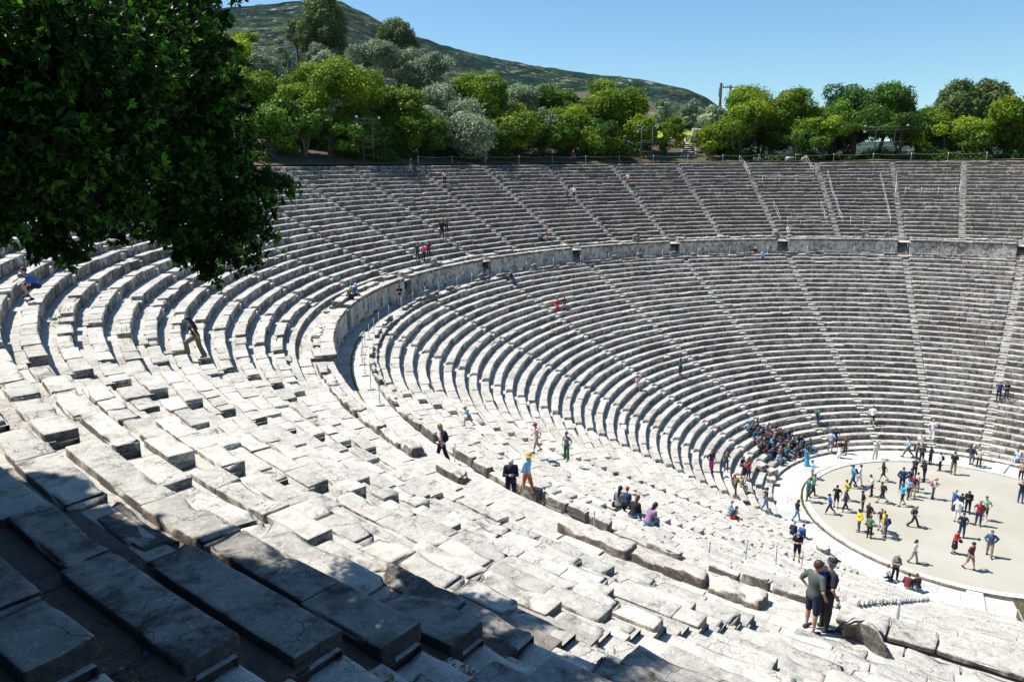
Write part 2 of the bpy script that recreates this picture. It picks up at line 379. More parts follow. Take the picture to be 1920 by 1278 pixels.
for a0 in range(12):
    rw = empty('retaining_wall'); rw.parent = THEATRE
    m = float(dk_m(a0+0.5, R_WALL)); hw = 0.62*m; ka, kb = a0+hw, a0+1-hw
    far = a0 < 8; ZW = Z_WALL-(0.62 if a0 in (9, 10) else 0)
    T = (1.1, -0.25, 0.10) if far else (1.1, -0.25, 0.05)
    dd = float(np.linalg.norm(pt(a0+0.5, R_WALL, 14)-CAM)); nn_ = (6, 4, 6) if dd > 40 else (14, 6, 10)
    a = Acc()
    for pa, pb in [(ka, 10.19), (10.28, kb)] if a0 == 10 else [(ka, kb)]: arc_blocks(a, R_WALL, R_WALL+0.35, Z_WALK+0.22, ZW-0.26, 0.75, 1.35, _rg, pa, pb, n=nn_, rnd=0.02, amp=0.012, T=T, wvar=0.25, rv=0.012, gap=0.012)
    arc_blocks(a, R_WALL-0.06, R_WALL+0.35, Z_WALK-0.1, Z_WALK+0.215, 0.6, 1.2, _rg, ka, kb, n=(5, 4, 4), rnd=0.03, amp=0.02, T=T, wvar=0.3, drop=0.1, gap=0.03, rv=0.02)
    a.build('wall_slabs', STONE, rw)
    a = Acc()
    for pa, pb in [(ka, 10.18), (10.29, kb)] if a0 == 10 else [(ka, kb)]: arc_blocks(a, R_WALL-0.09, R_WALL+(0.75 if far else 0.6), ZW-0.255, ZW-(0.14 if a0 == 11 else 0), 0.8, 1.6, _rg, pa, pb, n=(9, 6, 4) if dd > 30 else (22, 12, 6), rnd=0.04, amp=0.02, T=(0.95, 0.12, 0.06), wvar=0.2, chip=0.6, gap=0.02)
    a.build('coping', STONE, rw)
    # sides of the stair recess
    a = Acc()
    for kk in ((ka, kb) if a0 < 10 else (ka,) if a0 == 10 else (kb,)):
        s = 0.30*m*(1 if kk == ka else -1); lo, hi = sorted((kk, kk+s))
        blocks(a, [lo], [hi], [R_WALL+0.36], [42.2], [Z_WALK-0.1], [ZW-0.12], (0.85, 0.15, 0.03), n=(4, 8, 8), rnd=0.03, amp=0.02, seed=8)
    a.build('recess_wall', STONE, rw)
    # broken bench of big blocks along the top of the wall
    a = Acc(); nr = dd < 45
    if a0 == 11: arc_blocks(a, R_WALL+0.80, 43.15, Z_WALL-0.8, 14.80, 0.9, 1.7, _rg, ka-0.02, kb, n=(10, 12, 4), rnd=0.03, amp=0.02, chip=0.5, T=(0.98, 0.05, 0.03), gap=0.02, smooth=True)
    for pa, pb in ([] if a0 == 11 else [(ka, 10.17), (10.30, kb)] if a0 == 10 else [(ka, kb)]): arc_blocks(a, R_WALL+0.55, R_WALL+(1.20 if far else 0.98), Z_WALL-0.45-(0.4 if a0 in (9, 10) else 0), Z_WALL+(0.22 if far else -0.06), 1.3, 2.6, _rg, pa, pb, n=(16, 8, 8) if nr else (7, 4, 4), rnd=0.045, amp=0.055, nsc=4.2, T=(1.0, 0.05, 0.02) if far else (1.0, 0.0, 0.14 if a0 >= 10 else 0.05),
               wvar=0.25, chip=0.9, gap=0.10, hv=0.05, rv=0.03, drop=0.06, smooth=nr, bvar=0.08)
    a.build('parapet_bench', STONE, rw)
# gutter passage behind the parapet bench
a = Acc(); ring(a, [(R_WALL+0.1, 14.62), (R_WALL+1.2, 14.66), (43.3, 14.70)], np.linspace(0, 12, 420), (0.95, 0.1, 0.05))
arc_blocks(a, 41.98, 42.60, 14.2, 14.80, 0.8, 1.5, _rg, 8.95, 12.0, n=(9, 7, 4), rnd=0.02, amp=0.012, T=(0.98, 0.05, 0.02), wvar=0.15, chip=0.5, hv=0.015)
arc_blocks(a, 42.62, 43.2, 14.3, 15.02, 1.0, 1.9, _rg, n=(4, 4, 3), rnd=0.02, amp=0.012, T=(0.9, 0.1, 0.03), wvar=0.1)
a.build('passage_floor', STONE, THEATRE)
# steps through the wall
for k in range(0, 13):
    a = Acc(); k_ = min(max(k, 0.02), 11.98); hw = 0.60*float(dk_m(k_, 41.5)); n = 9
    for i in range(n):
        R = R_WALL-0.15+i*0.27; z = Z_WALK+0.2+i*0.215
        blocks(a, [k_-hw], [k_+hw], [R], [R+0.36], [z-0.5], [min(z, 15.12 if k != 11 else 14.70)], (0.95, 0.1, 0.03), n=(6, 4, 4), rnd=0.03, amp=0.015, seed=14)
    a.build('wall_stairs', STONE, THEATRE)
# top kerb behind the last row
a = Acc(); arc_blocks(a, RU0+PU*21-0.05, RU0+PU*21+0.65, 22.9, ZU0+HU*20+0.02, 1.0, 2.2, _rg, n=(5, 4, 3), rnd=0.04, amp=0.03, T=(0.72, 0.28, 0), wvar=0.3, hv=0.03)
a.build('top_kerb', STONE, up_o)
# end walls of the seating (the two wings)
for kk in (0.0, 12.0):
    a = Acc(); sg = 1 if kk else -1; m = float(dk_m(kk, 30))
    for tier, N, R0_, P_, Z0_, H_ in (('low', NL, RL0, PL, ZL0, HL), ('up', NU, RU0, PU, ZU0, HU)):
        for i in range(-1, N):
            Ra = R0_+P_*i; blocks(a, [kk-0.02 if sg < 0 else kk+0.002], [kk-0.002 if sg < 0 else kk+0.02], [Ra], [Ra+P_-0.01], [-0.4], [Z0_+H_*max(i, 0)+0.12], (0.85, 0.2, 0.05), n=(3, 3, 6), rnd=0.02, amp=0.01)
    blocks(a, [kk-0.02 if sg < 0 else kk+0.002], [kk-0.002 if sg < 0 else kk+0.02], [RL0+PL*34], [42.4], [-0.4], [Z_WALL], (0.85, 0.2, 0.05), n=(3, 6, 12), rnd=0.02, amp=0.01)
    a.build('end_wall', STONE, THEATRE)
# ---- orchestra: earth circle, stone ring, paved channel
orch = THEATRE
m_, t, b = newmat('packed_earth'); g = t.new('ShaderNodeNewGeometry'); pos = g.outputs['Position']
n1 = t.noise(pos, 0.22, 4, 0.6); n2 = t.noise(pos, 9.0, 5, 0.7); n3 = t.noise(pos, 1.6, 4, 0.6)
c = t.mix(t.ramp(n1, [(0.38, 0.0), (0.62, 1.0)]), (0.42, 0.40, 0.345), (0.36, 0.33, 0.26)); c = t.mix(t.math('MULTIPLY', n2, 0.5), c, (0.50, 0.47, 0.38)); c = t.mix(t.ramp(n3, [(0.55, 0.0), (0.75, 0.35)]), c, (0.38, 0.33, 0.24))
t.link(c, b.inputs['Base Color']); b.inputs['Roughness'].default_value = 0.95
bp = t.new('ShaderNodeBump'); bp.inputs['Strength'].default_value = 0.3; bp.inputs['Distance'].default_value = 0.02; t.link(n2, bp.inputs['Height']); t.link(bp.outputs[0], b.inputs['Normal'])
EARTH = m_
def full_ring(acc, prof, n=256, tint=(1, 0, 0), smooth=False):
    th = np.linspace(0, 2*np.pi, n+1)[:-1]; prof = np.asarray(prof, float)
    V = np.stack([prof[None, :, 0]*np.cos(th)[:, None], prof[None, :, 0]*np.sin(th)[:, None], np.broadcast_to(prof[None, :, 1], (n, len(prof)))], -1)
    I = np.arange(n*len(prof)).reshape(n, -1); J = np.roll(I, -1, axis=0)
    Q = np.stack([I[:, :-1], I[:, 1:], J[:, 1:], J[:, :-1]], -1).reshape(-1, 4); acc.add(V.reshape(-1, 3), Q, tint, smooth)
a = Acc(); full_ring(a, [(0.001, 0.0), (2, 0.0), (4, 0.0), (6, 0.0), (8, 0.0), (9.76, 0.0)], 128); a.build('earth_floor', EARTH, orch)
a = Acc(); nn = 60
for i in range(nn):
    th0, th1 = 2*np.pi*i/nn+0.0006, 2*np.pi*(i+1)/nn-0.0006; tt = np.linspace(th0, th1, 5); zz = 0.07+_rg.normal(0, 0.004)
    pr = np.array([(9.74, -0.1), (9.74, zz-0.01), (9.76, zz), (10.15, zz), (10.17, zz-0.01), (10.17, -0.2)])
    V = np.stack([pr[None, :, 0]*np.cos(tt)[:, None], pr[None, :, 0]*np.sin(tt)[:, None], np.broadcast_to(pr[None, :, 1], (5, 6))], -1)
    I = np.arange(30).reshape(5, 6); Q = np.stack([I[:-1, :-1], I[:-1, 1:], I[1:, 1:], I[1:, :-1]], -1).reshape(-1, 4)
    a.add(V.reshape(-1, 3), Q, (_rg.uniform(1.0, 1.15), _rg.uniform(0, 0.08), 0))
a.build('stone_ring', PAVE, orch)
a = Acc(); arc_blocks(a, 10.36, 11.3, -0.4, -0.035, 0.9, 1.6, _rg, -0.25, 12.1, n=(3, 3, 3), rnd=0.012, amp=0.003, T=(1.05, 0.0, 0), wvar=0.08, hv=0.002, gap=0.008)
arc_blocks(a, 11.305, 12.4, -0.4, -0.035, 1.0, 1.9, _rg, -0.25, 12.1, n=(3, 3, 3), rnd=0.012, amp=0.003, T=(1.05, 0.0, 0), wvar=0.08, hv=0.002, gap=0.008)
a.build('channel_paving', PAVE, orch)
# slabs that bridge the channel near either wing
for kk in (0.62, 11.50):
    a = Acc(); m = float(dk_m(kk, 11)); blocks(a, [kk-0.42*m], [kk+0.42*m], [10.19], [12.28], [-0.1], [0.06], (1.1, 0, 0), n=(6, 8, 3), rnd=0.02, amp=0.006); a.build('bridge_slab', PAVE, orch)
# positions measured on the ground
TREES = [(-29.1, 63.6, 7.2, 24.3, 34.3, 'oak'), (-27.7, 77.2, 7.5, 30.9, 39.5, 'oak'), (-14.4, 119.1, 5.9, 42.2, 46.8, 'oak'), (-20.9, 87.5, 5.4, 33.9, 39.1, 'olive'), (-24.4, 82.5, 5.1, 31.3, 34.7, 'olive'), (-26.5, 62.6, 6.6, 24.3, 32.7, 'oak'), (-15.3, 92.7, 2.8, 36.1, 41.9, 'olive'), (-5.5, 103.9, 7.8, 38.9, 51.8, 'pine'), (-6.9, 105.8, 4.7, 40.3, 48.6, 'pine'), (-7.3, 111.8, 4.3, 43.5, 48.0, 'pine'), (21.0, 133.4, 8.7, 45.8, 53.8, 'pine'), (-7.9, 99.7, 5.4, 38.3, 42.3, 'olive'), (-8.3, 89.6, 7.5, 35.4, 40.0, 'olive'), (-2.1, 94.0, 8.9, 36.8, 42.2, 'olive'), (7.3, 99.7, 7.7, 37.0, 42.6, 'olive'), (6.8, 89.7, 9.4, 33.6, 40.8, 'olive'), (-19.8, 70.3, 7.4, 25.3, 36.1, 'oak'), (-17.4, 64.7, 8.5, 24.3, 35.1, 'oak'), (-11.9, 68.0, 7.6, 24.3, 34.9, 'oak'), (-24.7, 59.0, 6.5, 24.3, 30.3, 'dark'), (-20.0, 62.9, 3.8, 28.4, 32.5, 'olive'), (-3.3, 66.9, 10.1, 24.3, 34.4, 'olive'), (-8.8, 64.4, 5.5, 24.3, 33.7, 'oak'), (3.6, 68.9, 8.4, 24.3, 35.6, 'oak'), (8.7, 75.5, 3.1, 33.8, 36.8, 'olive'), (5.7, 64.7, 8.2, 24.2, 32.1, 'oak'), (17.0, 76.1, 9.0, 31.1, 35.5, 'olive'), (-1.6, 65.0, 8.6, 24.2, 29.6, 'dark'), (10.6, 65.1, 4.6, 27.8, 31.3, 'olive'), (21.0, 73.1, 7.7, 29.0, 35.1, 'dark'), (15.0, 63.2, 8.5, 24.2, 31.3, 'oak'), (23.3, 65.0, 8.9, 24.2, 35.6, 'oak'), (25.7, 61.9, 5.6, 24.1, 33.8, 'oak'), (23.2, 60.7, 8.7, 24.1, 30.4, 'oak'), (18.2, 61.9, 7.0, 24.1, 29.6, 'dark'), (28.7, 59.4, 4.5, 25.0, 29.9, 'oak'), (44.1, 76.2, 4.2, 30.1, 34.0, 'olive'), (48.3, 76.0, 5.8, 29.2, 34.0, 'olive'), (48.9, 70.8, 3.4, 28.8, 33.0, 'olive'), (33.2, 55.3, 5.9, 24.6, 28.1, 'oak'), (40.1, 58.6, 5.9, 24.8, 32.6, 'olive'), (41.4, 55.2, 10.7, 24.8, 34.9, 'oak'), (45.9, 54.2, 9.2, 24.8, 34.1, 'oak'), (37.4, 53.1, 8.7, 24.6, 29.6, 'oak'), (47.4, 50.1, 8.2, 25.9, 32.5, 'oak'), (51.4, 47.5, 6.5, 25.4, 31.5, 'dark'), (52.5, 44.8, 12.0, 26.3, 35.1, 'dark'), (53.9, 41.5, 7.1, 26.7, 34.1, 'dark'), (46.8, 46.5, 7.1, 25.5, 30.2, 'oak'), (57.5, 38.1, 8.6, 26.4, 32.6, 'dark'), (64.4, 36.4, 7.2, 28.3, 34.8, 'pine'), (66.8, 34.0, 7.1, 28.6, 34.5, 'pine'), (57.5, 34.3, 8.3, 24.8, 30.9, 'oak'), (59.1, 29.5, 8.1, 24.2, 29.6, 'oak'), (62.2, 27.6, 7.3, 24.4, 32.1, 'oak'), (63.5, 24.3, 7.9, 24.3, 32.4, 'oak'), (52.7, 38.0, 7.6, 26.0, 29.9, 'dark'), (44.1, 47.7, 7.1, 25.0, 29.5, 'dark'), (-29.1, 57.6, 6.8, 24.2, 29.5, 'dark'), (-15.7, 63.1, 8.4, 24.3, 29.7, 'dark'), (-7.2, 64.6, 9.0, 24.3, 29.7, 'dark'), (4.1, 64.9, 8.9, 24.2, 30.1, 'dark'), (11.1, 63.5, 8.3, 24.2, 29.1, 'dark'), (-7.5, 73.6, 8.2, 24.9, 32.0, 'dark'), (2.3, 75.0, 9.5, 25.1, 31.7, 'dark'), (-21.3, 60.4, 7.3, 24.3, 29.1, 'dark'), (-28.2, 56.9, 5.6, 24.2, 27.4, 'oak'), (23.2, 69.2, 9.2, 25.4, 32.4, 'dark'), (6.7, 63.6, 5.9, 24.2, 28.4, 'oak'), (48.3, 58.7, 9.6, 24.8, 32.2, 'dark'), (57.4, 49.8, 9.4, 25.1, 30.7, 'dark'), (68.4, 33.2, 9.5, 24.8, 31.2, 'dark'), (66.6, 40.7, 8.3, 25.0, 31.2, 'dark')]
RIDGE = [(78.04, 0.1773), (77.02, 0.1813), (74.61, 0.1876), (71.79, 0.1947), (70.35, 0.1993), (68.92, 0.196), (67.49, 0.1852), (66.05, 0.1717), (64.57, 0.1616), (61.94, 0.1476), (59.27, 0.1363), (56.97, 0.1284), (54.65, 0.1209), (51.56, 0.113), (49.26, 0.1071), (47.16, 0.1011), (45.84, 0.096), (44.33, 0.089), (43.2, 0.0808), (42.26, 0.0703), (40.95, 0.0589), (39.1, 0.0455), (36.57, 0.0277)]
LOBES = [(-50.76, -17.32, 24.23, 0.45), (-50.82, -17.17, 23.75, 0.47), (-50.82, -16.77, 23.42, 0.24), (-50.35, -16.86, 24.2, 0.51), (-50.46, -16.7, 23.64, 0.43), (-49.87, -15.6, 24.55, 0.51), (-49.72, -15.47, 24.07, 0.47), (-49.44, -15.11, 23.79, 0.36), (-49.97, -15.85, 23.42, 0.45), (-49.5, -15.47, 23.25, 0.33), (-49.33, -15.42, 22.93, 0.23), (-49.67, -15.59, 22.85, 0.2), (-50.74, -16.66, 23.12, 0.12), (-48.92, -15.09, 23.34, 0.12), (-48.79, -15.18, 23.3, 0.08), (-49.05, -15.11, 23.38, 0.11), (-49.26, -14.79, 24.48, 0.23), (-49.34, -14.63, 24.87, 0.25), (-50.23, -16.23, 23.21, 0.16), (-51.0, -16.96, 23.22, 0.15), (-49.24, -15.06, 23.55, 0.2), (-49.88, -15.78, 23.03, 0.2), (-50.54, -16.48, 23.36, 0.3), (-50.94, -17.02, 23.99, 0.47), (-51.12, -16.7, 24.29, 0.55), (-51.24, -16.54, 23.7, 0.57), (-51.24, -16.32, 23.19, 0.21), (-49.95, -13.85, 24.08, 0.59), (-50.48, -14.69, 24.19, 0.6), (-50.71, -14.01, 24.79, 0.68), (-49.11, -13.76, 24.12, 0.29), (-49.38, -13.75, 23.56, 0.46), (-49.84, -14.83, 25.18, 0.74), (-50.55, -15.63, 25.07, 0.79), (-49.07, -14.41, 25.41, 0.36), (-50.83, -16.63, 23.02, 0.08), (-50.43, -16.1, 23.21, 0.14), (-49.19, -15.22, 23.11, 0.18), (-49.65, -15.65, 22.69, 0.09), (-49.24, -15.34, 24.76, 0.07), (-49.23, -15.42, 24.49, 0.07), (-49.21, -15.51, 24.22, 0.07), (-49.19, -15.58, 23.99, 0.07), (-49.2, -15.65, 23.72, 0.07), (-49.23, -15.7, 23.5, 0.08), (-49.11, -15.8, 23.41, 0.07), (-49.02, -15.88, 23.35, 0.06), (-48.95, -15.93, 23.3, 0.05), (-49.16, -15.86, 23.09, 0.08), (-49.16, -15.9, 22.95, 0.06), (-49.23, -15.9, 22.77, 0.07), (-49.49, -15.74, 22.73, 0.07), (-49.62, -15.7, 22.59, 0.07), (-49.7, -15.62, 22.68, 0.07), (-49.77, -15.54, 22.8, 0.07), (-49.96, -15.4, 22.89, 0.07), (-50.02, -15.32, 23.01, 0.07), (-50.14, -15.26, 22.95, 0.07), (-50.5, -16.82, 23.1, 0.06), (-50.6, -16.77, 23.03, 0.06), (-50.7, -16.74, 22.95, 0.06), (-50.81, -16.67, 22.92, 0.05), (-50.87, -16.61, 23.0, 0.06), (-50.96, -16.54, 23.05, 0.06), (-51.05, -16.47, 23.07, 0.07), (-49.2, -15.78, 23.27, 0.07), (-49.35, -15.78, 22.91, 0.07), (-50.91, -16.6, 22.94, 0.04), (-50.74, -16.73, 22.87, 0.04), (-50.65, -16.78, 22.92, 0.05), (-50.3, -15.17, 22.91, 0.06), (-50.21, -15.24, 22.86, 0.05), (-49.86, -15.5, 22.77, 0.06), (-49.81, -15.55, 22.68, 0.05), (-49.58, -15.74, 22.52, 0.04), (-49.44, -15.8, 22.65, 0.06), (-49.34, -15.86, 22.67, 0.06), (-49.13, -15.93, 22.88, 0.05), (-49.08, -15.89, 23.18, 0.05), (-48.91, -15.97, 23.28, 0.03), (-48.85, -15.99, 23.31, 0.02), (-49.67, -15.68, 22.55, 0.04)]
HANDRAILS = [((59.61, 2.997), (54.92, 2.99)), ((58.87, 2.539), (54.91, 2.505)), ((54.91, 2.423), (44.72, 2.412)), ((54.55, 2.062), (44.74, 2.046)), ((54.94, 1.953), (50.22, 1.983)), ((54.9, 1.477), (51.44, 1.494)), ((47.89, 2.912), (44.72, 2.913)), ((47.91, 2.542), (44.74, 2.541))]
# ================================================================== terrain, hill, trees
def sstep(a, b, x): t = np.clip((np.asarray(x, float)-a)/(b-a), 0, 1); return t*t*(3-2*t)
def terrain(x, y):
    x = np.asarray(x, float); y = np.asarray(y, float); R = np.hypot(x, y); az = np.degrees(np.arctan2(y, x)) % 360
    s = 0.015+0.20*sstep(44, 60, az)*(1-0.3*sstep(130, 215, az)); u = np.maximum(R-60.4, 0)
    z = 23.72+np.where(u < 75, s*u, s*75+s*0.4*(u-75)); z = z-0.07*(1-sstep(46, 58, az))*np.clip(u-26, 0, 110)
    z = z+np.clip(u/6, 0, 1)*0.35*fbm2(x*0.09, y*0.09, 31, 3)
    ins = sstep(1.5, 5.4, az)*(1-sstep(216, 221, az)); z = np.where(u > 0, z, 23.72)
    far = np.clip((R-260)/400, 0, 1); z = z*(1-far)+8*far
    return ins*z+(1-ins)*(-0.07)
def grid_mesh(name, az, Rs, zf, mat, parent=None, smooth=True):
    A, RR = np.meshgrid(np.radians(az), Rs, indexing='ij'); X = RR*np.cos(A); Y = RR*np.sin(A); V = np.stack([X, Y, zf(X, Y)], -1)
    n, m = A.shape; I = np.arange(n*m).reshape(n, m); Q = np.stack([I[:-1, :-1], I[:-1, 1:], I[1:, 1:], I[1:, :-1]], -1).reshape(-1, 4)
    return mesh_np(name, V.reshape(-1, 3), Q, mat, parent, smooth)
m_, t, b = newmat('ground_soil'); g = t.new('ShaderNodeNewGeometry'); pos = g.outputs['Position']
n1 = t.noise(pos, 0.12, 5, 0.6); n2 = t.noise(pos, 3.0, 5, 0.7)
c = t.mix(t.ramp(n1, [(0.42, 0.0), (0.58, 1.0)]), (0.075, 0.045, 0.026), (0.035, 0.055, 0.014)); c = t.mix(t.ramp(n2, [(0.4, 0.0), (0.7, 0.7)]), c, (0.17, 0.12, 0.075))
t.link(c, b.inputs['Base Color']); b.inputs['Roughness'].default_value = 1.0; SOIL = m_
Rs = np.concatenate([np.arange(60.3, 75, 0.9), np.arange(75, 150, 3), np.arange(150, 400, 14), [450, 600, 900, 1500, 2600, 4500]])
tag(grid_mesh('ground', np.linspace(0, 360, 361), Rs, terrain, SOIL), kind='structure')
a = Acc(); full_ring(a, [(10.1, -0.075), (14, -0.08), (30, -0.09), (60.45, -0.1)], 120); tag(a.build('stage_ground', SOIL), kind='structure')
# far hill: ridge line table (azimuth seen from the theatre rim, tangent of elevation)
m_, t, b = newmat('hill_scrub'); g = t.new('ShaderNodeNewGeometry'); pos = g.outputs['Position']
mp = t.new('ShaderNodeMapping'); mp.inputs['Scale'].default_value = (1, 1, 2.2); t.link(pos, mp.inputs[0]); pos = mp.outputs[0]
n1 = t.noise(pos, 0.006, 6, 0.66); n2 = t.noise(pos, 0.028, 6, 0.8); n3 = t.noise(pos, 0.018, 6, 0.7, 0.5); n4 = t.noise(pos, 0.05, 6, 0.85)
c = t.mix(t.ramp(n1, [(0.40, 0.0), (0.62, 1.0)]), (0.010, 0.038, 0.030), (0.060, 0.092, 0.036))
c = t.mix(t.ramp(n2, [(0.46, 0.0), (0.54, 0.95)]), c, (0.005, 0.016, 0.013))
c = t.mix(t.ramp(n3, [(0.54, 0.0), (0.68, 0.6)]), c, (0.10, 0.11, 0.055))
hi = t.new('ShaderNodeSeparateXYZ'); t.link(g.outputs['Position'], hi.inputs[0])
c = t.mix(t.math('MULTIPLY', t.ramp(n4, [(0.55, 0.0), (0.60, 1.0)]), t.ramp(n3, [(0.47, 0.0), (0.57, 1.0)])), c, (0.38, 0.38, 0.36))
t.link(c, b.inputs['Base Color']); b.inputs['Roughness'].default_value = 1.0; b.inputs['Specular IOR Level'].default_value = 0.0
bp = t.new('ShaderNodeBump'); bp.inputs['Strength'].default_value = 1.0; bp.inputs['Distance'].default_value = 9.0; t.link(n2, bp.inputs['Height']); t.link(bp.outputs[0], b.inputs['Normal'])
HILLM = m_
def hill(name, ridge, D0, D1, label=None, seed=5):
    raz = np.array([r[0] for r in ridge])[::-1]; rt = np.array([r[1] for r in ridge])[::-1]
    az = np.linspace(raz[0]-8, raz[-1]+25, 420); tt = np.interp(az, raz, rt); tt = np.where(az < raz[0], np.clip(rt[0]-(raz[0]-az)*0.012, -0.01, 1), tt)
    tt = np.where(az > raz[-1], rt[-1]-(az-raz[-1])*0.0035, tt)
    T = np.concatenate([np.linspace(0, 1, 90), np.linspace(1.02, 1.6, 18)]); A, TT = np.meshgrid(np.radians(az), T, indexing='ij')
    D = D0+(D1-D0)*TT; X = CAM[0]+D*np.cos(A); Y = CAM[1]+D*np.sin(A); H = CAM[2]+D1*tt[:, None]
    sh = np.where(TT < 1, TT**1.25, 1-(TT-1)**1.5*1.2)
    nz = fbm2(X*0.004, Y*0.004, seed, 5)*26*np.clip(TT*3, 0, 1)*np.clip(1-TT, 0, 1)*1.3+fbm2(X*0.03, Y*0.03, seed+9, 3)*3.0
    V = np.stack([X, Y, -12+(H+12)*sh+nz], -1); n, m = A.shape; I = np.arange(n*m).reshape(n, m)
    Q = np.stack([I[:-1, :-1], I[:-1, 1:], I[1:, 1:], I[1:, :-1]], -1).reshape(-1, 4)
    return tag(mesh_np(name, V.reshape(-1, 3), Q, HILLM, smooth=True), kind='structure')
hill('hill', RIDGE, 520, 1500)
hill('distant_hills', [(78, 0.035), (60, 0.03), (50, 0.028), (44, 0.034), (40, 0.030), (34, 0.022), (28, 0.026), (20, 0.022), (12, 0.02)], 2200, 4200, seed=40)
# ---- foliage
def leaf_mat(name, col, col2, trans=0.35, rough=0.55, scale=1.6):
    m, t, b = newmat(name); at = t.new('ShaderNodeVertexColor', layer_name='tint'); sp = t.new('ShaderNodeSeparateColor'); t.link(at.outputs[0], sp.inputs[0])
    c = t.mix(sp.outputs[1], col, col2)
    s = t.new('ShaderNodeVectorMath', operation='SCALE'); t.link(c, s.inputs[0]); t.link(sp.outputs[0], s.inputs['Scale'])
    t.link(s.outputs[0], b.inputs['Base Color']); b.inputs['Roughness'].default_value = rough; b.inputs['Specular IOR Level'].default_value = 0.3
    tr = t.new('ShaderNodeBsdfTranslucent'); t.link(s.outputs[0], tr.inputs[0]); mx = t.new('ShaderNodeMixShader'); mx.inputs[0].default_value = trans
    t.link(b.outputs[0], mx.inputs[1]); t.link(tr.outputs[0], mx.inputs[2]); t.link(mx.outputs[0], t.n['Material Output'].inputs[0])
    return m
LEAF = {'oak': leaf_mat('oak_leaf', (0.06, 0.165, 0.008), (0.34, 0.44, 0.012), 0.32), 'olive': leaf_mat('olive_leaf', (0.20, 0.28, 0.15), (0.42, 0.50, 0.29), 0.2),
        'pine': leaf_mat('pine_leaf', (0.08, 0.15, 0.035), (0.22, 0.28, 0.09), 0.2), 'dark': leaf_mat('evergreen_leaf', (0.03, 0.10, 0.010), (0.15, 0.30, 0.012), 0.25)}
BARK = plain('bark', (0.13, 0.10, 0.075), 0.95, 0.5, 9, bump=0.6)
def leaves(acc, C_, size, rng, up=0.3, out=None, elong=1.6, tint=None):
    """a leaf-clump quad (rhombus, folded) at every point of C_"""
    n = len(C_); N = rng.normal(0, 1, (n, 3)); N[:, 2] += up
    if out is not None: N += out*0.9
    N /= np.linalg.norm(N, axis=1, keepdims=True)+1e-9
    A = np.cross(N, rng.normal(0, 1, (n, 3))); A /= np.linalg.norm(A, axis=1, keepdims=True)+1e-9; B = np.cross(N, A)
    s = (size*rng.uniform(0.6, 1.4, n))[:, None]
    V = np.stack([C_-A*s*elong*0.5, C_-B*s*0.5+N*s*0.12, C_+A*s*elong*0.5, C_+B*s*0.5+N*s*0.12], 1)
    Q = np.arange(n*4).reshape(n, 4); acc.add(V.reshape(-1, 3), Q, np.repeat(tint, 4, axis=0))
def tube(acc, P, R, n=6, tint=(1, 0, 0)):
    P = np.asarray(P, float); R = np.asarray(R, float); T = np.gradient(P, axis=0); T /= np.linalg.norm(T, axis=1, keepdims=True)+1e-9
    ref = np.array([0.3, 1.0, 0.2]); X = np.cross(T, ref); X /= np.linalg.norm(X, axis=1, keepdims=True)+1e-9; Y = np.cross(T, X)
    th = np.linspace(0, 2*np.pi, n+1)[:-1]; V = P[:, None]+R[:, None, None]*(np.cos(th)[None, :, None]*X[:, None]+np.sin(th)[None, :, None]*Y[:, None])
    I = np.arange(len(P)*n).reshape(len(P), n); J = np.roll(I, -1, axis=1)
    Q = np.stack([I[:-1], J[:-1], J[1:], I[1:]], -1).reshape(-1, 4)
    caps = []
    V = V.reshape(-1, 3); k = len(V); V = np.concatenate([V, P[:1], P[-1:]])
    for i in range(n): caps += [(k, I[0, (i+1) % n], I[0, i], I[0, i]), (k+1, I[-1, i], I[-1, (i+1) % n], I[-1, (i+1) % n])]
    acc.add(V, np.concatenate([Q, np.array(caps)]), tint, True)
def bezier(p0, p1, sag, rng, n=6):
    t = np.linspace(0, 1, n)[:, None]; p0, p1 = np.asarray(p0, float), np.asarray(p1, float); mid = (p0+p1)/2+np.array([0, 0, sag])+rng.normal(0, 0.08, 3)*np.linalg.norm(p1-p0)
    return (1-t)**2*p0+2*t*(1-t)*mid+t*t*p1
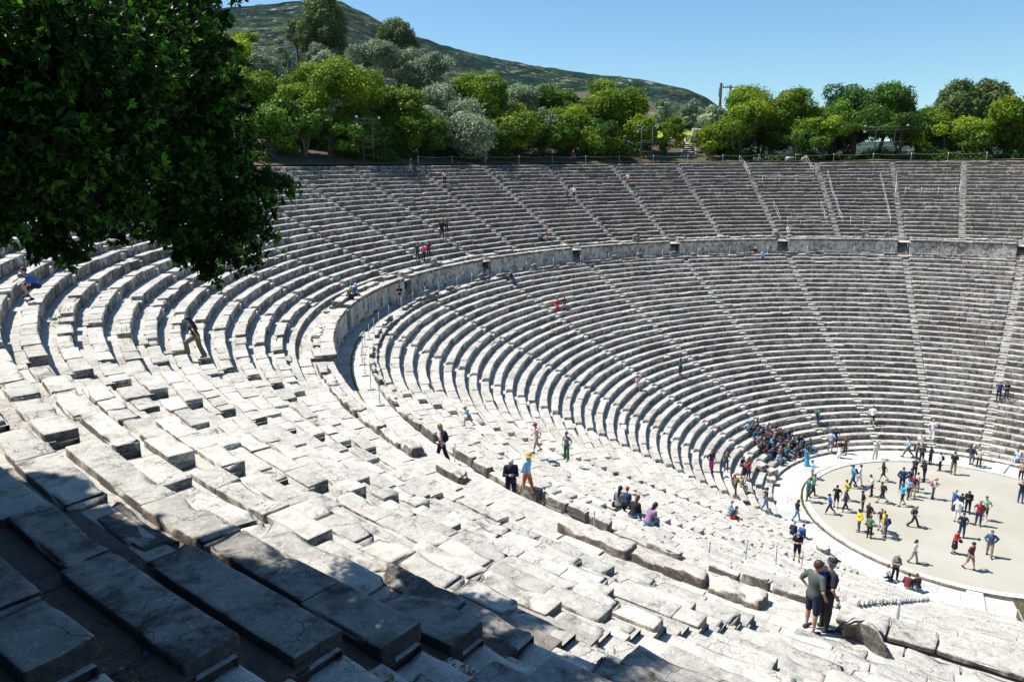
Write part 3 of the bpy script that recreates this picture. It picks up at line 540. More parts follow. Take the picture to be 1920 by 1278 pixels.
def tree(x, y, wd, zb, zt, kind, label, group, rng):
    """trunk, limbs and a crown of many leaf clumps; crown spans zb..zt and is wd wide"""
    zg = float(terrain(x, y))-0.15; zb = max(zb, zg+0.35); root = tag(empty({'oak': 'oak_tree', 'olive': 'olive_tree', 'pine': 'pine_tree', 'dark': 'evergreen_tree'}[kind], (x, y, zg)), label, 'tree', group)
    H = zt-zb; rx = wd/2; c = np.array([0, 0, (zb+zt)/2-zg]); lobes = []
    nl = int(np.clip(wd*H*1.15, 26, 100))
    nsub = 1 if kind == 'pine' else int(rng.integers(4, 8)); subs = [(np.zeros(3), 1.0)] if kind == 'pine' else []
    for q in range(nsub if kind != 'pine' else 0):
        an = rng.uniform(0, 6.28); rr_ = rng.uniform(0.25, 0.72); subs.append((np.array([math.cos(an)*rr_*rx, math.sin(an)*rr_*rx, rng.uniform(-0.28, 0.24)*H if q else 0.2*H]), rng.uniform(0.34, 0.60)))
    for i in range(nl):
        so, sc_ = subs[i % len(subs)]; u = rng.normal(0, 1, 3); u /= np.linalg.norm(u); f = rng.uniform(0.25, 1.0)**0.35
        if kind == 'pine': hh = u[2]*f; rr = rx*(1-0.35*max(hh, -0.4)); rr = max(rr, 0.3)
        else: rr = rx
        lr = rng.uniform(0.085, 0.18)*min(wd, H*1.3); v_ = np.array([u[0]*f*(rr-lr*0.8), u[1]*f*(rr-lr*0.8), u[2]*f*max(H/2-lr*0.55, 0.2)])*sc_+so
        v_[2] = np.clip(v_[2], -H/2+lr*0.4, H/2-lr*0.6); lobes.append((c+v_, lr))
    root_t = Acc(); nst = 1 if kind == 'pine' else rng.integers(1, 4)
    tops = []
    for s in range(nst):
        base = np.array([rng.normal(0, 0.25), rng.normal(0, 0.25), 0]); top = c+np.array([rng.normal(0, 0.25*rx), rng.normal(0, 0.25*rx), -0.1*H]); r0 = 0.10+0.022*(zt-zg)
        P = bezier(base, top, 0, rng, 8); tube(root_t, P, np.linspace(r0, r0*0.4, 8)); tops.append(P)
    for p, lr in lobes[:14]:
        P0 = tops[rng.integers(len(tops))][rng.integers(3, 8)]; tube(root_t, bezier(P0, p, 0.15, rng, 5), np.linspace(0.07, 0.02, 5), 5)
    root_t.build('trunk', BARK, root)
    a = Acc(); sz = {'oak': 0.22, 'olive': 0.17, 'pine': 0.17, 'dark': 0.22}[kind]
    for p, lr in lobes:
        n = int({'oak': 300, 'olive': 360, 'pine': 340, 'dark': 300}[kind]*np.clip((lr/1.05)**2, 0.15, 2.2)); u = rng.normal(0, 1, (n, 3)); u /= np.linalg.norm(u, axis=1, keepdims=True)
        rr = lr*np.where(rng.random(n) < 0.14, rng.uniform(1.0, 1.38, n), rng.uniform(0.35, 1.05, n)**0.3)*(1+0.3*vnoise(u*2.2+p, 3)); fl = np.array([1.0, 1.0, 0.72]) if kind != 'pine' else np.array([0.9, 0.9, 0.9])
        P = p+u*rr[:, None]*fl
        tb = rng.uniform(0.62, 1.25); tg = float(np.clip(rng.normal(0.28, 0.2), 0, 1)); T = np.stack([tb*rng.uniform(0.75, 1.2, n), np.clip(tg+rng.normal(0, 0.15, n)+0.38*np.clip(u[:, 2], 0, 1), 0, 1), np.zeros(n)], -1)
        leaves(a, P, sz, rng, 0.5, u*1.4, {'oak': 1.3, 'olive': 2.2, 'pine': 2.4, 'dark': 1.3}[kind], T)
    a.build('crown', LEAF[kind], root)
    return root
_rt = np.random.default_rng(101)
TREE_L = []
_ord = ['first', 'second', 'third', 'fourth', 'fifth', 'sixth', 'seventh', 'eighth', 'ninth', 'tenth', 'eleventh', 'twelfth', 'thirteenth', 'fourteenth', 'fifteenth', 'sixteenth', 'seventeenth', 'eighteenth', 'nineteenth', 'twentieth', 'twenty-first', 'twenty-second', 'twenty-third', 'twenty-fourth', 'twenty-fifth', 'twenty-sixth', 'twenty-seventh', 'twenty-eighth']
_seq = sorted(range(len(TREES)), key=lambda i: -math.atan2(TREES[i][1]-CAM[1], TREES[i][0]-CAM[0])); _cnt = {}; _tl = {}
_kn = {'oak': 'bright green tree', 'olive': 'grey-green olive tree', 'pine': 'tall pine tree', 'dark': 'dark evergreen tree'}
for i in _seq:
    kd = TREES[i][5]; n_ = _cnt.get(kd, 0); _cnt[kd] = n_+1; H_ = TREES[i][4]-TREES[i][3]; far_ = math.hypot(TREES[i][0], TREES[i][1]) > 73
    _tl[i] = '%s %s %s, %s of its kind from left' % ('big' if H_ > 7.5 else 'small' if H_ < 5 else 'mid-sized', _kn[kd], 'upslope of the rim' if far_ else 'just behind the rim', _ord[n_])
for i, (x, y, wd, zb, zt, kd) in enumerate(TREES): tree(x, y, wd*1.12, zb, zt+0.25, kd, _tl[i], 'trees behind the rim of the theatre', _rt)
# ---- the big tree above the camera: trunk outside the frame, boughs hanging into it
NEARL = leaf_mat('glossy_leaf', (0.028, 0.10, 0.008), (0.10, 0.27, 0.015), 0.38, 0.4)
def near_tree():
    rng = np.random.default_rng(55); bx, by = -59.6, -13.6; zg = float(terrain(bx*1.02, by*1.02))
    root = tag(empty('overhanging_tree', (bx, by, zg)), 'big dark evergreen tree whose leafy boughs hang over the near upper rows', 'tree'); o = np.array([bx, by, zg])
    Sg = S_DIR/S_DIR[2]; hi = []
    # high canopy: over the stretch of rows it shades
    edge = np.array([(-53.6, -11.0), (-51.48, -12.73), (-50.8, -13.9), (-50.2, -15.3), (-49.4, -15.95), (-48.5, -16.5), (-48.85, -17.2), (-49.4, -18.4), (-50.5, -20.2), (-51.4, -24), (-52, -28)])
    def inside(p, marg):
        d = 1e9; ins = True
        for a_, b_ in zip(edge[:-1], edge[1:]):
            v = b_-a_; L = np.hypot(*v); t_ = np.clip(np.dot(p-a_, v)/L**2, 0, 1); q = a_+t_*v; dd = np.hypot(*(p-q))
            if dd < abs(d): cr = v[0]*(p[1]-a_[1])-v[1]*(p[0]-a_[0]); d = dd if cr < 0 else -dd
        return d > marg
    cand = [(gx, gy, r) for gx in np.arange(-62, -46.5, 0.85) for gy in np.arange(-28, -9, 0.85) for r in (0.85,)]+[(rng.uniform(-56, -47), rng.uniform(-22, -10), rng.uniform(0.3, 0.55)) for _ in range(900)]
    for gx, gy, r in cand:
        gx, gy = gx+rng.uniform(-0.2, 0.2), gy+rng.uniform(-0.2, 0.2); R = math.hypot(gx, gy)
        if R < 48 or R > 64 or not inside(np.array([gx, gy]), r*0.95): continue
        if r < 0.6 and inside(np.array([gx, gy]), 1.6) and rng.random() < 0.75: continue
        if r > 0.6 and rng.random() < 0.05: continue
        zgr = 15.4+(R-43)*0.51; z = rng.uniform(27.3, 29.8); p = np.array([gx, gy, zgr])+Sg*(z-zgr)
        if math.hypot(p[0]-bx, p[1]-by) > 12.5: continue
        hi.append((p, r))
    a = Acc(); wood = Acc(); low = [(np.array(l[:3]), l[3]) for l in LOBES]
    trunk_top = np.array([bx+1.0, by+1.0, zg+3.2]); tube(wood, np.array([(bx, by, zg-0.4), (bx+0.2, by+0.1, zg+1.0), (bx+0.6, by+0.7, zg+2.2), trunk_top])-o, [0.42, 0.34, 0.30, 0.26], 12)
    hubs = []
    for q in ((-53.5, -10.5, 28.2), (-51.8, -13.8, 27.6), (-55.5, -15.0, 29.0), (-58.0, -9.0, 28.0), (-54.5, -18.0, 28.4), (-52.0, -12.0, 26.6)):
        P = bezier(trunk_top, q, 0.5, rng, 9); tube(wood, P-o, np.linspace(0.17, 0.06, 9), 8); hubs += [P[4], P[6], P[8]]
    hubs = np.array(hubs)
    lowhub = []
    for q in ((-50.6, -16.2, 25.2), (-50.0, -15.3, 25.4), (-51.0, -16.5, 25.0)):
        P = bezier(hubs[8] if q[0] > -50.9 else hubs[5], q, 0.2, rng, 8); tube(wood, P-o, np.linspace(0.06, 0.03, 8), 7); lowhub.append(P[-1])
    lowhub = np.array(lowhub); bigl = np.array([q for q, r_ in low if r_ >= 0.2])
    for i, (p, r) in enumerate(low+hi):
        is_low = i < len(low); H_ = (bigl if r < 0.15 else lowhub) if is_low else hubs; h = H_[np.argmin(np.linalg.norm(H_-p, axis=1))]
        tube(wood, bezier(h, p, 0.15, rng, 6)-o, np.linspace(0.006 if is_low and r < 0.15 else 0.014 if is_low else 0.035, 0.004, 6), 5)
        nc = int(720*(r/0.45)**2) if is_low else int(330*(r/0.7)**2)
        u = rng.normal(0, 1, (nc, 3)); u /= np.linalg.norm(u, axis=1, keepdims=True); rr = r*rng.uniform(0.15, 1.0, nc)**0.45*(1+0.25*vnoise(u*2+p, 4)); Cc = p+u*rr[:, None]
        if is_low:    # rosettes of narrow leaves pointing out of each twig end
            nlf = 7; ax = u+rng.normal(0, 0.45, (nc, 3))+np.array([0, 0, -0.1]); ax /= np.linalg.norm(ax, axis=1, keepdims=True)
            D = ax[:, None]+rng.normal(0, 0.62, (nc, nlf, 3)); D /= np.linalg.norm(D, axis=2, keepdims=True); S_ = np.cross(D, rng.normal(0, 1, (nc, nlf, 3))); S_ /= np.linalg.norm(S_, axis=2, keepdims=True)
            N_ = np.cross(D, S_); L = rng.uniform(0.036, 0.07, (nc, nlf, 1)); W = L*rng.uniform(0.19, 0.27, (nc, nlf, 1)); c0 = Cc[:, None]+D*0.006
            V = np.stack([c0, c0+D*L*0.45+S_*W, c0+D*L-N_*L*0.12, c0+D*L*0.45-S_*W], 2).reshape(-1, 3)
            n = nc*nlf; tb = np.repeat(np.where(rng.random(nc) < 0.26, rng.uniform(1.2, 2.3, nc), rng.uniform(0.2, 0.6, nc)), nlf); T = np.stack([tb*rng.uniform(0.85, 1.15, n), np.clip(np.repeat(rng.normal(0.2, 0.25, nc), nlf), 0, 1), np.zeros(n)], -1)
            a.add(V-o, np.arange(n*4).reshape(n, 4), np.repeat(T, 4, axis=0))
            ni = int(170*(r/0.45)**2); ui = rng.normal(0, 1, (ni, 3)); ui /= np.linalg.norm(ui, axis=1, keepdims=True); Pi = p+ui*(r*0.72*rng.uniform(0, 1, ni)**0.4)[:, None]
            leaves(a, Pi-o, 0.075, rng, 0.2, None, 1.6, np.stack([rng.uniform(0.35, 0.8, ni), np.zeros(ni), np.zeros(ni)], -1))
        else:
            T = np.stack([rng.uniform(0.6, 1.2, nc), rng.uniform(0, 0.5, nc), np.zeros(nc)], -1); leaves(a, Cc-o, 0.19, rng, 0.6, u, 1.5, T)
    wood.build('trunk', plain('dark_bark', (0.045, 0.035, 0.028), 0.95, 0.4, 9, bump=0.6), root); a.build('crown', NEARL, root)
near_tree()
# ================================================================== people: signed-distance figures meshed with surface nets
def _cap(p, a, b, ra, rb):
    ab = b-a; h = np.clip(((p-a)@ab)/max(ab@ab, 1e-9), 0, 1); return np.linalg.norm(p-a-h[..., None]*ab, axis=-1)-(ra+(rb-ra)*h)
def _ell(p, c, r, Rm=None):
    q = p-c
    if Rm is not None: q = q@Rm
    r = np.asarray(r, float); k0 = np.linalg.norm(q/r, axis=-1); k1 = np.linalg.norm(q/(r*r), axis=-1); return k0*(k0-1)/np.maximum(k1, 1e-6)
def _smin(a, b, k):
    h = np.clip(0.5+0.5*(b-a)/k, 0, 1); return b*(1-h)+a*h-k*h*(1-h)
def nets(f, lo, hi, h):
    lo = np.asarray(lo, float)-2*h; hi = np.asarray(hi, float)+2*h; n = np.maximum(np.ceil((hi-lo)/h).astype(int), 3)
    G = np.stack(np.meshgrid(*[lo[i]+h*np.arange(n[i]+1) for i in range(3)], indexing='ij'), -1); v = f(G); s = v < 0
    c = tuple(n); cnt = np.zeros(c); acc = np.zeros(c+(3,))
    for ax in range(3):
        o = [0, 1, 2]; o.remove(ax)
        for i in (0, 1):
            for j in (0, 1):
                sl0 = [None]*3; sl1 = [None]*3
                sl0[ax] = slice(0, n[ax]); sl1[ax] = slice(1, n[ax]+1)
                for q, d in ((o[0], i), (o[1], j)): sl0[q] = sl1[q] = slice(d, n[q]+d)
                a, b = v[tuple(sl0)], v[tuple(sl1)]; m = (a < 0) != (b < 0); t = np.where(m, a/np.where(m, a-b, 1), 0)
                P = np.zeros(c+(3,)); P[..., ax] = t; P[..., o[0]] = i; P[..., o[1]] = j
                acc += P*m[..., None]; cnt += m
    on = cnt > 0; idx = -np.ones(c, int); idx[on] = np.arange(on.sum()); I = np.argwhere(on)
    V = lo+h*(I+acc[on]/cnt[on][:, None]); Q = []
    for ax in range(3):
        o = [(ax+1) % 3, (ax+2) % 3]; sl0 = [slice(1, n[i]) for i in range(3)]; sl1 = list(sl0); sl0[ax] = slice(0, n[ax]); sl1[ax] = slice(1, n[ax]+1)
        a, b = s[tuple(sl0)], s[tuple(sl1)]; m = a != b; E = np.argwhere(m); 
        if not len(E): continue
        base = E.copy()
        for q in o: base[:, q] += 1
        def at(d0, d1):
            w_ = base.copy(); w_[:, o[0]] -= d0; w_[:, o[1]] -= d1; return idx[w_[:, 0], w_[:, 1], w_[:, 2]]
        q = np.stack([at(1, 1), at(0, 1), at(0, 0), at(1, 0)], -1); fl = ~a[m]; q[fl] = q[fl][:, ::-1]; Q.append(q)
    return V, np.concatenate(Q)
def _ry(a): c, s = math.cos(a), math.sin(a); return np.array([[c, 0, s], [0, 1, 0], [-s, 0, c]])
def _rz(a): c, s = math.cos(a), math.sin(a); return np.array([[c, -s, 0], [s, c, 0], [0, 0, 1]])
V3 = lambda *a: np.array(a, float)
POSES = {   # legs: (flex, knee) L, R ; arms: target of each hand relative to the pelvis (fwd, out, up) ; lean ; head pitch
 'stand': ((2, 3), (-2, 2), (0.06, 0.24, 0.0), (0.04, 0.24, 0.0), 2, 8),
 'walk': ((17, 5), (-12, 17), (-0.12, 0.22, 0.02), (0.17, 0.21, 0.05), 4, 6),
 'stride': ((26, 8), (-17, 26), (-0.18, 0.2, 0.05), (0.24, 0.2, 0.10), 7, 6),
 'climb': ((58, 62), (-8, 14), (-0.12, 0.24, 0.05), (0.22, 0.22, 0.05), 16, 22),
 'descend': ((12, 8), (34, 70), (0.10, 0.32, 0.08), (0.05, 0.34, 0.06), 10, 30),
 'phone': ((4, 6), (-4, 4), (0.30, 0.05, 0.24), (0.28, 0.08, 0.22), 4, 30),
 'photo': ((3, 3), (-5, 3), (0.30, 0.07, 0.56), (0.30, 0.07, 0.56), -2, 0),
 'hip': ((4, 6), (-4, 3), (0.02, 0.17, 0.05), (0.06, 0.25, 0.0), 3, 6),
 'crossed': ((3, 4), (-3, 3), (0.20, -0.06, 0.22), (0.22, -0.06, 0.18), 0, 6),
 'behind': ((3, 4), (-3, 3), (-0.14, 0.04, 0.02), (-0.14, 0.06, 0.0), 0, 2),
 'sit': ((84, 82), (80, 74), (0.36, 0.10, 0.10), (0.34, 0.12, 0.08), 12, 14),
 'sitphone': ((86, 84), (82, 84), (0.32, 0.05, 0.26), (0.32, 0.06, 0.24), 16, 34),
 'sitlean': ((96, 92), (88, 80), (0.42, 0.10, 0.12), (0.40, 0.02, 0.10), 34, 12),
 'sitback': ((70, 48), (84, 78), (-0.22, 0.22, 0.02), (-0.2, 0.22, 0.02), -10, 4),
 'sithug': ((118, 108), (112, 104), (0.34, 0.02, 0.22), (0.34, 0.04, 0.20), 22, 10),
 'crouch': ((104, 112), (78, 104), (0.40, 0.06, 0.02), (0.30, 0.12, 0.06), 38, -4),
 'reach': ((50, 46), (-14, 26), (0.62, 0.10, 0.34), (0.20, 0.30, 0.10), 32, -6),
}
SKINS = [(0.42, 0.25, 0.17), (0.50, 0.32, 0.23), (0.36, 0.20, 0.13), (0.55, 0.36, 0.27)]
def cloth(c, kind='cloth'):
    n = '%s_%02d%02d%02d' % (kind, int(c[0]*99), int(c[1]*99), int(c[2]*99)); return plain(n, c, 0.85, 0.12, 14)
def skeleton(H, pose, female, spread, headturn):
    s = H/1.75; L, R, aL, aR, lean, hp = POSES[pose]; J = {}; J['s'] = s; hw = 0.088 if not female else 0.085
    sw = 0.175 if not female else 0.155
    pel = V3(0, 0, 0)
    low = 1e9
    for sd, (fx, kn), nm in ((1, L, 'L'), (-1, R, 'R')):
        fx, kn = rad(fx), rad(kn); hip = pel+V3(0, sd*hw, -0.02); ab = rad(spread)*sd
        kn_ = hip+0.43*V3(math.sin(fx), math.sin(ab)*math.cos(fx), -math.cos(fx)); b = fx-kn
        an = kn_+0.40*V3(math.sin(b), math.sin(ab)*0.4, -math.cos(b)); ft = max(min(b, 0.5), -0.9) if pose not in ('sit', 'sitphone', 'sitlean', 'sitback', 'sithug') else 0
        toe = an+V3(0.17*math.cos(ft*0.6), sd*0.03, 0.17*math.sin(ft*0.6)-0.045); heel = an+V3(-0.05, 0, -0.035)
        J['hip'+nm], J['knee'+nm], J['ank'+nm], J['toe'+nm], J['heel'+nm] = hip, kn_, an, toe, heel; low = min(low, an[2]-0.075, toe[2]-0.035)
    T = _ry(rad(lean)); J['T'] = T
    up = lambda x, y, z: pel+T@V3(x, y, z)
    J['pel'], J['waist'], J['chest'], J['neck'] = pel, up(0, 0, 0.16), up(0.005, 0, 0.34), up(-0.005, 0, 0.50)
    TH = _rz(rad(headturn))@_ry(rad(hp)+rad(lean)*0.4); J['TH'] = TH; J['head'] = J['neck']+TH@V3(0.02, 0, 0.155)
    for sd, tg, nm in ((1, aL, 'L'), (-1, aR, 'R')):
        S = up(-0.01, sd*sw, 0.43); l1, l2 = 0.285, 0.255; t = pel+V3(tg[0], sd*tg[1], tg[2]); d = t-S; D = np.linalg.norm(d); D2 = min(D, (l1+l2)*0.985); d = d/D
        a = (l1*l1-l2*l2+D2*D2)/(2*D2); hh = math.sqrt(max(l1*l1-a*a, 0)); pole = V3(-0.55, sd*(1.6 if pose == 'hip' and sd == 1 else 0.6), -0.6); pole -= d*(pole@d); pole /= np.linalg.norm(pole)
        J['sh'+nm], J['el'+nm], J['wr'+nm] = S, S+d*a+pole*hh, S+d*D2
        fd = J['wr'+nm]-J['el'+nm]; J['hd'+nm] = fd/np.linalg.norm(fd)
    return J, low
def figure(name, loc, az, H, pose, c, label, group=None, res=0.034, cat='person'):
    """c: dict of clothing; the body is one mesh, clothes and hair are children of the person"""
    fem = c.get('f', 0); J, low = skeleton(H, pose, fem, c.get('sp', 3), c.get('ht', 0)); s = J['s']*1.0; seat = pose.startswith('sit'); fat = c.get('fat', 1.0)
    root = tag(empty('person', loc, rad(az)), label, cat, group); zoff = 0.115 if seat else -low
    if pose == 'crouch': zoff = -low
    off = V3(0, 0, zoff)*s; hs = 1.0+max(0, (1.62-H))*0.55      # children have larger heads
    T, TH = J['T'], J['TH']; g = lambda k: J[k]
    fine = res < 0.02
    def hand(p, nm):
        w, d = g('wr'+nm), g('hd'+nm); sd = 1 if nm == 'L' else -1; side = np.cross(d, V3(0, sd, 0)); side = side/max(np.linalg.norm(side), 1e-6); nrm = np.cross(side, d)
        if c.get('curl'): pass
        v = _ell(p, w+d*0.045, (0.045, 0.040, 0.045)) if not fine else None
        if fine:
            v = _cap(p, w, w+d*0.06, 0.024, 0.022)
            v = _smin(v, _cap(p, w+d*0.02-side*0.012, w+d*0.075-side*0.018, 0.02, 0.013), 0.01); v = _smin(v, _cap(p, w+d*0.02+side*0.012, w+d*0.075+side*0.018, 0.02, 0.013), 0.01)
            for i, (o, ln) in enumerate(((-0.030, 0.060), (-0.010, 0.075), (0.010, 0.070), (0.029, 0.052))):
                k = w+d*0.078+side*o; b1 = nrm*(-sd)*0.018+d*ln*0.55; m_ = k+b1; e = m_+d*ln*0.35+nrm*(-sd)*0.028
                v = np.minimum(v, _smin(_cap(p, k-d*0.01, m_, 0.0095, 0.009), _cap(p, m_, e, 0.009, 0.0075), 0.004))
            th = w+d*0.022-side*0.030; v = _smin(v, _cap(p, th, th-side*0.026+d*0.034, 0.0125, 0.0105), 0.008); v = np.minimum(v, _cap(p, th-side*0.026+d*0.034, th-side*0.03+d*0.062, 0.0105, 0.0085))
        else:
            v = _smin(v, _cap(p, w+d*0.04, w+d*0.12, 0.026, 0.018), 0.02); v = _smin(v, _cap(p, w+d*0.02, w+d*0.07-side*0.045, 0.016, 0.013), 0.01)
        return v
    def torso(p, e, lo_=0.0):
        q = (p-g('pel'))@T; a = _ell(q, V3(0, 0, -0.01), (0.115*fat+e, (0.165 if fem else 0.155)*fat**.5+e, 0.13+e)); a = _smin(a, _ell(q, V3(0.005, 0, 0.15), (0.10*fat+e, (0.118 if fem else 0.135)*fat+e, 0.16+e)), 0.07)
        a = _smin(a, _ell(q, V3(0, 0, 0.33), (0.115*fat**.5+e, (0.15 if fem else 0.17)+e, 0.16+e)), 0.06)
        if fem: a = _smin(a, _ell(q, V3(0.075, 0, 0.33), (0.07+e, 0.12+e, 0.06+e)), 0.04)
        sh = (0.155 if not fem else 0.135); a = _smin(a, _cap(q, V3(-0.01, -sh, 0.43), V3(-0.01, sh, 0.43), 0.052+e, 0.052+e), 0.06); return a
    def arm(p, nm, e, f1=1.0, f2=1.0):
        S, E, W = g('sh'+nm), g('el'+nm), g('wr'+nm); v = _cap(p, S, S+(E-S)*f1, 0.052+e, 0.052+e+(0.040-0.052)*f1)
        if f1 >= 1 and f2 > 0: v = _smin(v, _cap(p, E, E+(W-E)*f2, 0.041+e, 0.041+e-0.014*f2), 0.02)
        return v
    def leg(p, nm, e, f=2.0, fl=0.0):
        a, k, n_ = g('hip'+nm), g('knee'+nm), g('ank'+nm); f1 = min(f, 1); v = _cap(p, a, a+(k-a)*f1, 0.086+e, 0.086+e-0.030*f1)
        if f > 1:
            f2 = f-1; v = _smin(v, _cap(p, k, k+(n_-k)*f2, 0.055+e, 0.055+e-0.020*f2+fl*f2), 0.03)
            if not fl and f > 1.5: v = _smin(v, _cap(p, k+(n_-k)*0.15+V3(-0.012, 0, 0), k+(n_-k)*0.45+V3(-0.012, 0, 0), 0.05+e, 0.048+e), 0.03)
        return v
    def head(p):
        q = (p-g('head'))@TH/hs; v = _ell(q, V3(0, 0, 0.02), (0.098, 0.078, 0.105)); v = _smin(v, _ell(q, V3(0.022, 0, -0.055), (0.068, 0.055, 0.062)), 0.04)
        v = _smin(v, _cap(q, V3(0.092, 0, 0.01), V3(0.112, 0, -0.022), 0.008, 0.014), 0.012); v = _smin(v, _ell(q, V3(0.083, 0, -0.062), (0.014, 0.024, 0.008)), 0.006)
        for sd in (1, -1):
            v = _smin(v, _ell(q, V3(-0.005, sd*0.079, -0.01), (0.020, 0.010, 0.030)), 0.006)
            if fine: v = -_smin(-v, _ell(q, V3(0.098, sd*0.032, 0.006), (0.02, 0.016, 0.011)), 0.008)
        return v*hs
    def body(p):
        v = torso(p, 0.0)
        for nm in 'LR': v = _smin(v, arm(p, nm, -0.006), 0.03); v = _smin(v, leg(p, nm, -0.006), 0.04); v = _smin(v, _cap(p, g('heel'+nm), g('toe'+nm), 0.034, 0.026), 0.02); v = _smin(v, hand(p, nm), 0.012)
        v = _smin(v, _cap(p, g('neck')-V3(0, 0, 0.03), g('head')-TH@V3(0.01, 0, 0.05), 0.056, 0.05), 0.03)
        return _smin(v, head(p), 0.015)
    pts_all = np.array([J[k] for k in J if isinstance(J[k], np.ndarray) and J[k].shape == (3,) and not k.startswith('hd')])
    def emit(nm, f, pts, pad, mat, h=res, par=root):
        pts = np.atleast_2d(pts); lo = pts.min(0)-pad; hi = pts.max(0)+pad
        V, Q = nets(f, lo, hi, h); return mesh_np(nm, V*s+off, Q, mat, par, True)
    skin = plain('skin_%d' % c.get('sk', 0), SKINS[c.get('sk', 0)], 0.55)
    emit('body', body, pts_all, 0.15, skin)
    tc = c['t']; sl = c.get('sl', 0.62); e = c.get('te', 0.016)
    def shirt(p):
        v = torso(p, e)
        q = (p-g('pel'))@T; hem = c.get('hem', -0.05); v = np.maximum(v, hem-q[..., 2]); v = np.maximum(v, q[..., 2]-0.505)
        if c.get('coat'): v = np.minimum(v, np.maximum(_cap(p, g('waist'), g('pel')-V3(0, 0, 0.42), 0.15+e, 0.24), 0.0) if False else v)
        for n_ in 'LR':
            if sl > 0: v = _smin(v, arm(p, n_, e*0.95, min(sl, 1.0), max(0, sl-1)), 0.02)
        return v
    emit('shirt' if c.get('te', 0) < 0.026 else 'jacket', shirt, np.array([g(k) for k in ('pel', 'chest', 'neck', 'shL', 'shR', 'elL', 'elR', 'wrL', 'wrR')]), 0.21, cloth(tc))
    pc = c['p']; pl = c.get('pl', 1.94); pe = c.get('pe', 0.014)
    if c.get('skirt'):
        ln = c['skirt']
        def sk(p):
            m_ = (g('kneeL')+g('kneeR'))/2; a_ = (g('ankL')+g('ankR'))/2; v = _cap(p, g('pel')+V3(0, 0, 0.08), m_ if ln > 0.9 else g('pel')+(m_-g('pel'))*ln, 0.135, 0.19 if not seat else 0.14)
            if ln > 1: v = _smin(v, _cap(p, m_, m_+(a_-m_)*(ln-1), 0.19, 0.24), 0.05)
            return np.minimum(v, np.maximum(torso(p, 0.02), (p-g('pel'))[..., 2]-0.06))
        emit('skirt', sk, np.array([g(k) for k in ('pel', 'kneeL', 'kneeR')]+([g('ankL'), g('ankR')] if ln > 1 else [])), 0.27, cloth(pc))
    else:
        def pants(p):
            q = (p-g('pel'))@T; v = np.maximum(torso(p, pe*0.6), q[..., 2]-0.09)
            for n_ in 'LR': v = _smin(v, leg(p, n_, pe, pl, c.get('fl', 0.0)), 0.03)
            return v
        emit('trousers' if pl > 1.5 else 'shorts', pants, np.array([g(k) for k in ('pel', 'waist', 'kneeL', 'kneeR', 'ankL', 'ankR', 'hipL', 'hipR')]), 0.16, cloth(pc))
    shc = c.get('sh', (0.03, 0.03, 0.035))
    for n_ in 'LR':
        emit('shoe', lambda p: _smin(_cap(p, g('heel'+n_), g('toe'+n_), 0.044, 0.034), _cap(p, g('heel'+n_), g('ank'+n_)+V3(0, 0, -0.01), 0.042, 0.045), 0.02), np.array([g('heel'+n_), g('toe'+n_)]), 0.07, cloth(shc, 'shoe'), max(res*0.8, 0.012))
    hc = c.get('h', (0.04, 0.025, 0.016))
    if hc:
        hl = c.get('hl', 0)
        def hair(p):
            q = (p-g('head'))@TH/hs; v = _ell(q, V3(-0.010, 0, 0.035), (0.106, 0.091, 0.108)); cut = q[..., 0]*0.75-q[..., 2]*0.62-0.012; v = np.maximum(v, cut); v = np.maximum(v, -0.075-q[..., 2])
            if hl: v = _smin(v, _cap(q, V3(-0.055, 0, 0.0), V3(-0.085, 0, -0.10-0.22*hl), 0.068, 0.045+0.02*hl), 0.04)
            if fine: v = v-0.004*vnoise(p*60, 2)
            return v*hs
        emit('hair', hair, np.array([g('head')]+([g('chest')] if hl else [])), 0.17, plain('hair_%02d%02d' % (int(hc[0]*99), int(hc[1]*99)), hc, 0.6), min(res, 0.026))
    if c.get('hat'):
        kind, col = c['hat']
        def hat(p):
            q = (p-g('head'))@TH/hs; v = np.maximum(_ell(q, V3(-0.004, 0, 0.045), (0.112, 0.098, 0.098 if kind != 'beanie' else 0.105)), 0.032-q[..., 2])
            if kind == 'cap': v = np.minimum(v, _ell(q, V3(0.125, 0, 0.042), (0.075, 0.07, 0.014)))
            if kind == 'sun': v = np.minimum(v, _ell(q, V3(0, 0, 0.04), (0.20, 0.19, 0.016)))
            return v*hs
        ho = emit('hat', hat, np.array([g('head')]), 0.22, cloth(col), min(res, 0.022))
        if kind == 'sun': emit('hat_band', lambda p: (lambda q: np.maximum(np.maximum(_ell(q, V3(-0.004, 0, 0.045), (0.117, 0.103, 0.12)), 0.055-q[..., 2]), q[..., 2]-0.085))((p-g('head'))@TH/hs), np.array([g('head')]), 0.16, cloth((0.03, 0.03, 0.04)), 0.02, ho)
    if c.get('glasses'):
        emit('sunglasses', lambda p: (lambda q: _smin(_ell(q, V3(0.096, 0.033, 0.008), (0.012, 0.028, 0.018)), _ell(q, V3(0.096, -0.033, 0.008), (0.012, 0.028, 0.018)), 0.01))((p-g('head'))@TH/hs), np.array([g('head')]), 0.13, cloth((0.015, 0.015, 0.015)), 0.012)
    R3 = _rz(rad(az)); W = lambda v: np.array(loc)+R3@(np.asarray(v)*s+off)
    bp = c.get('bag')
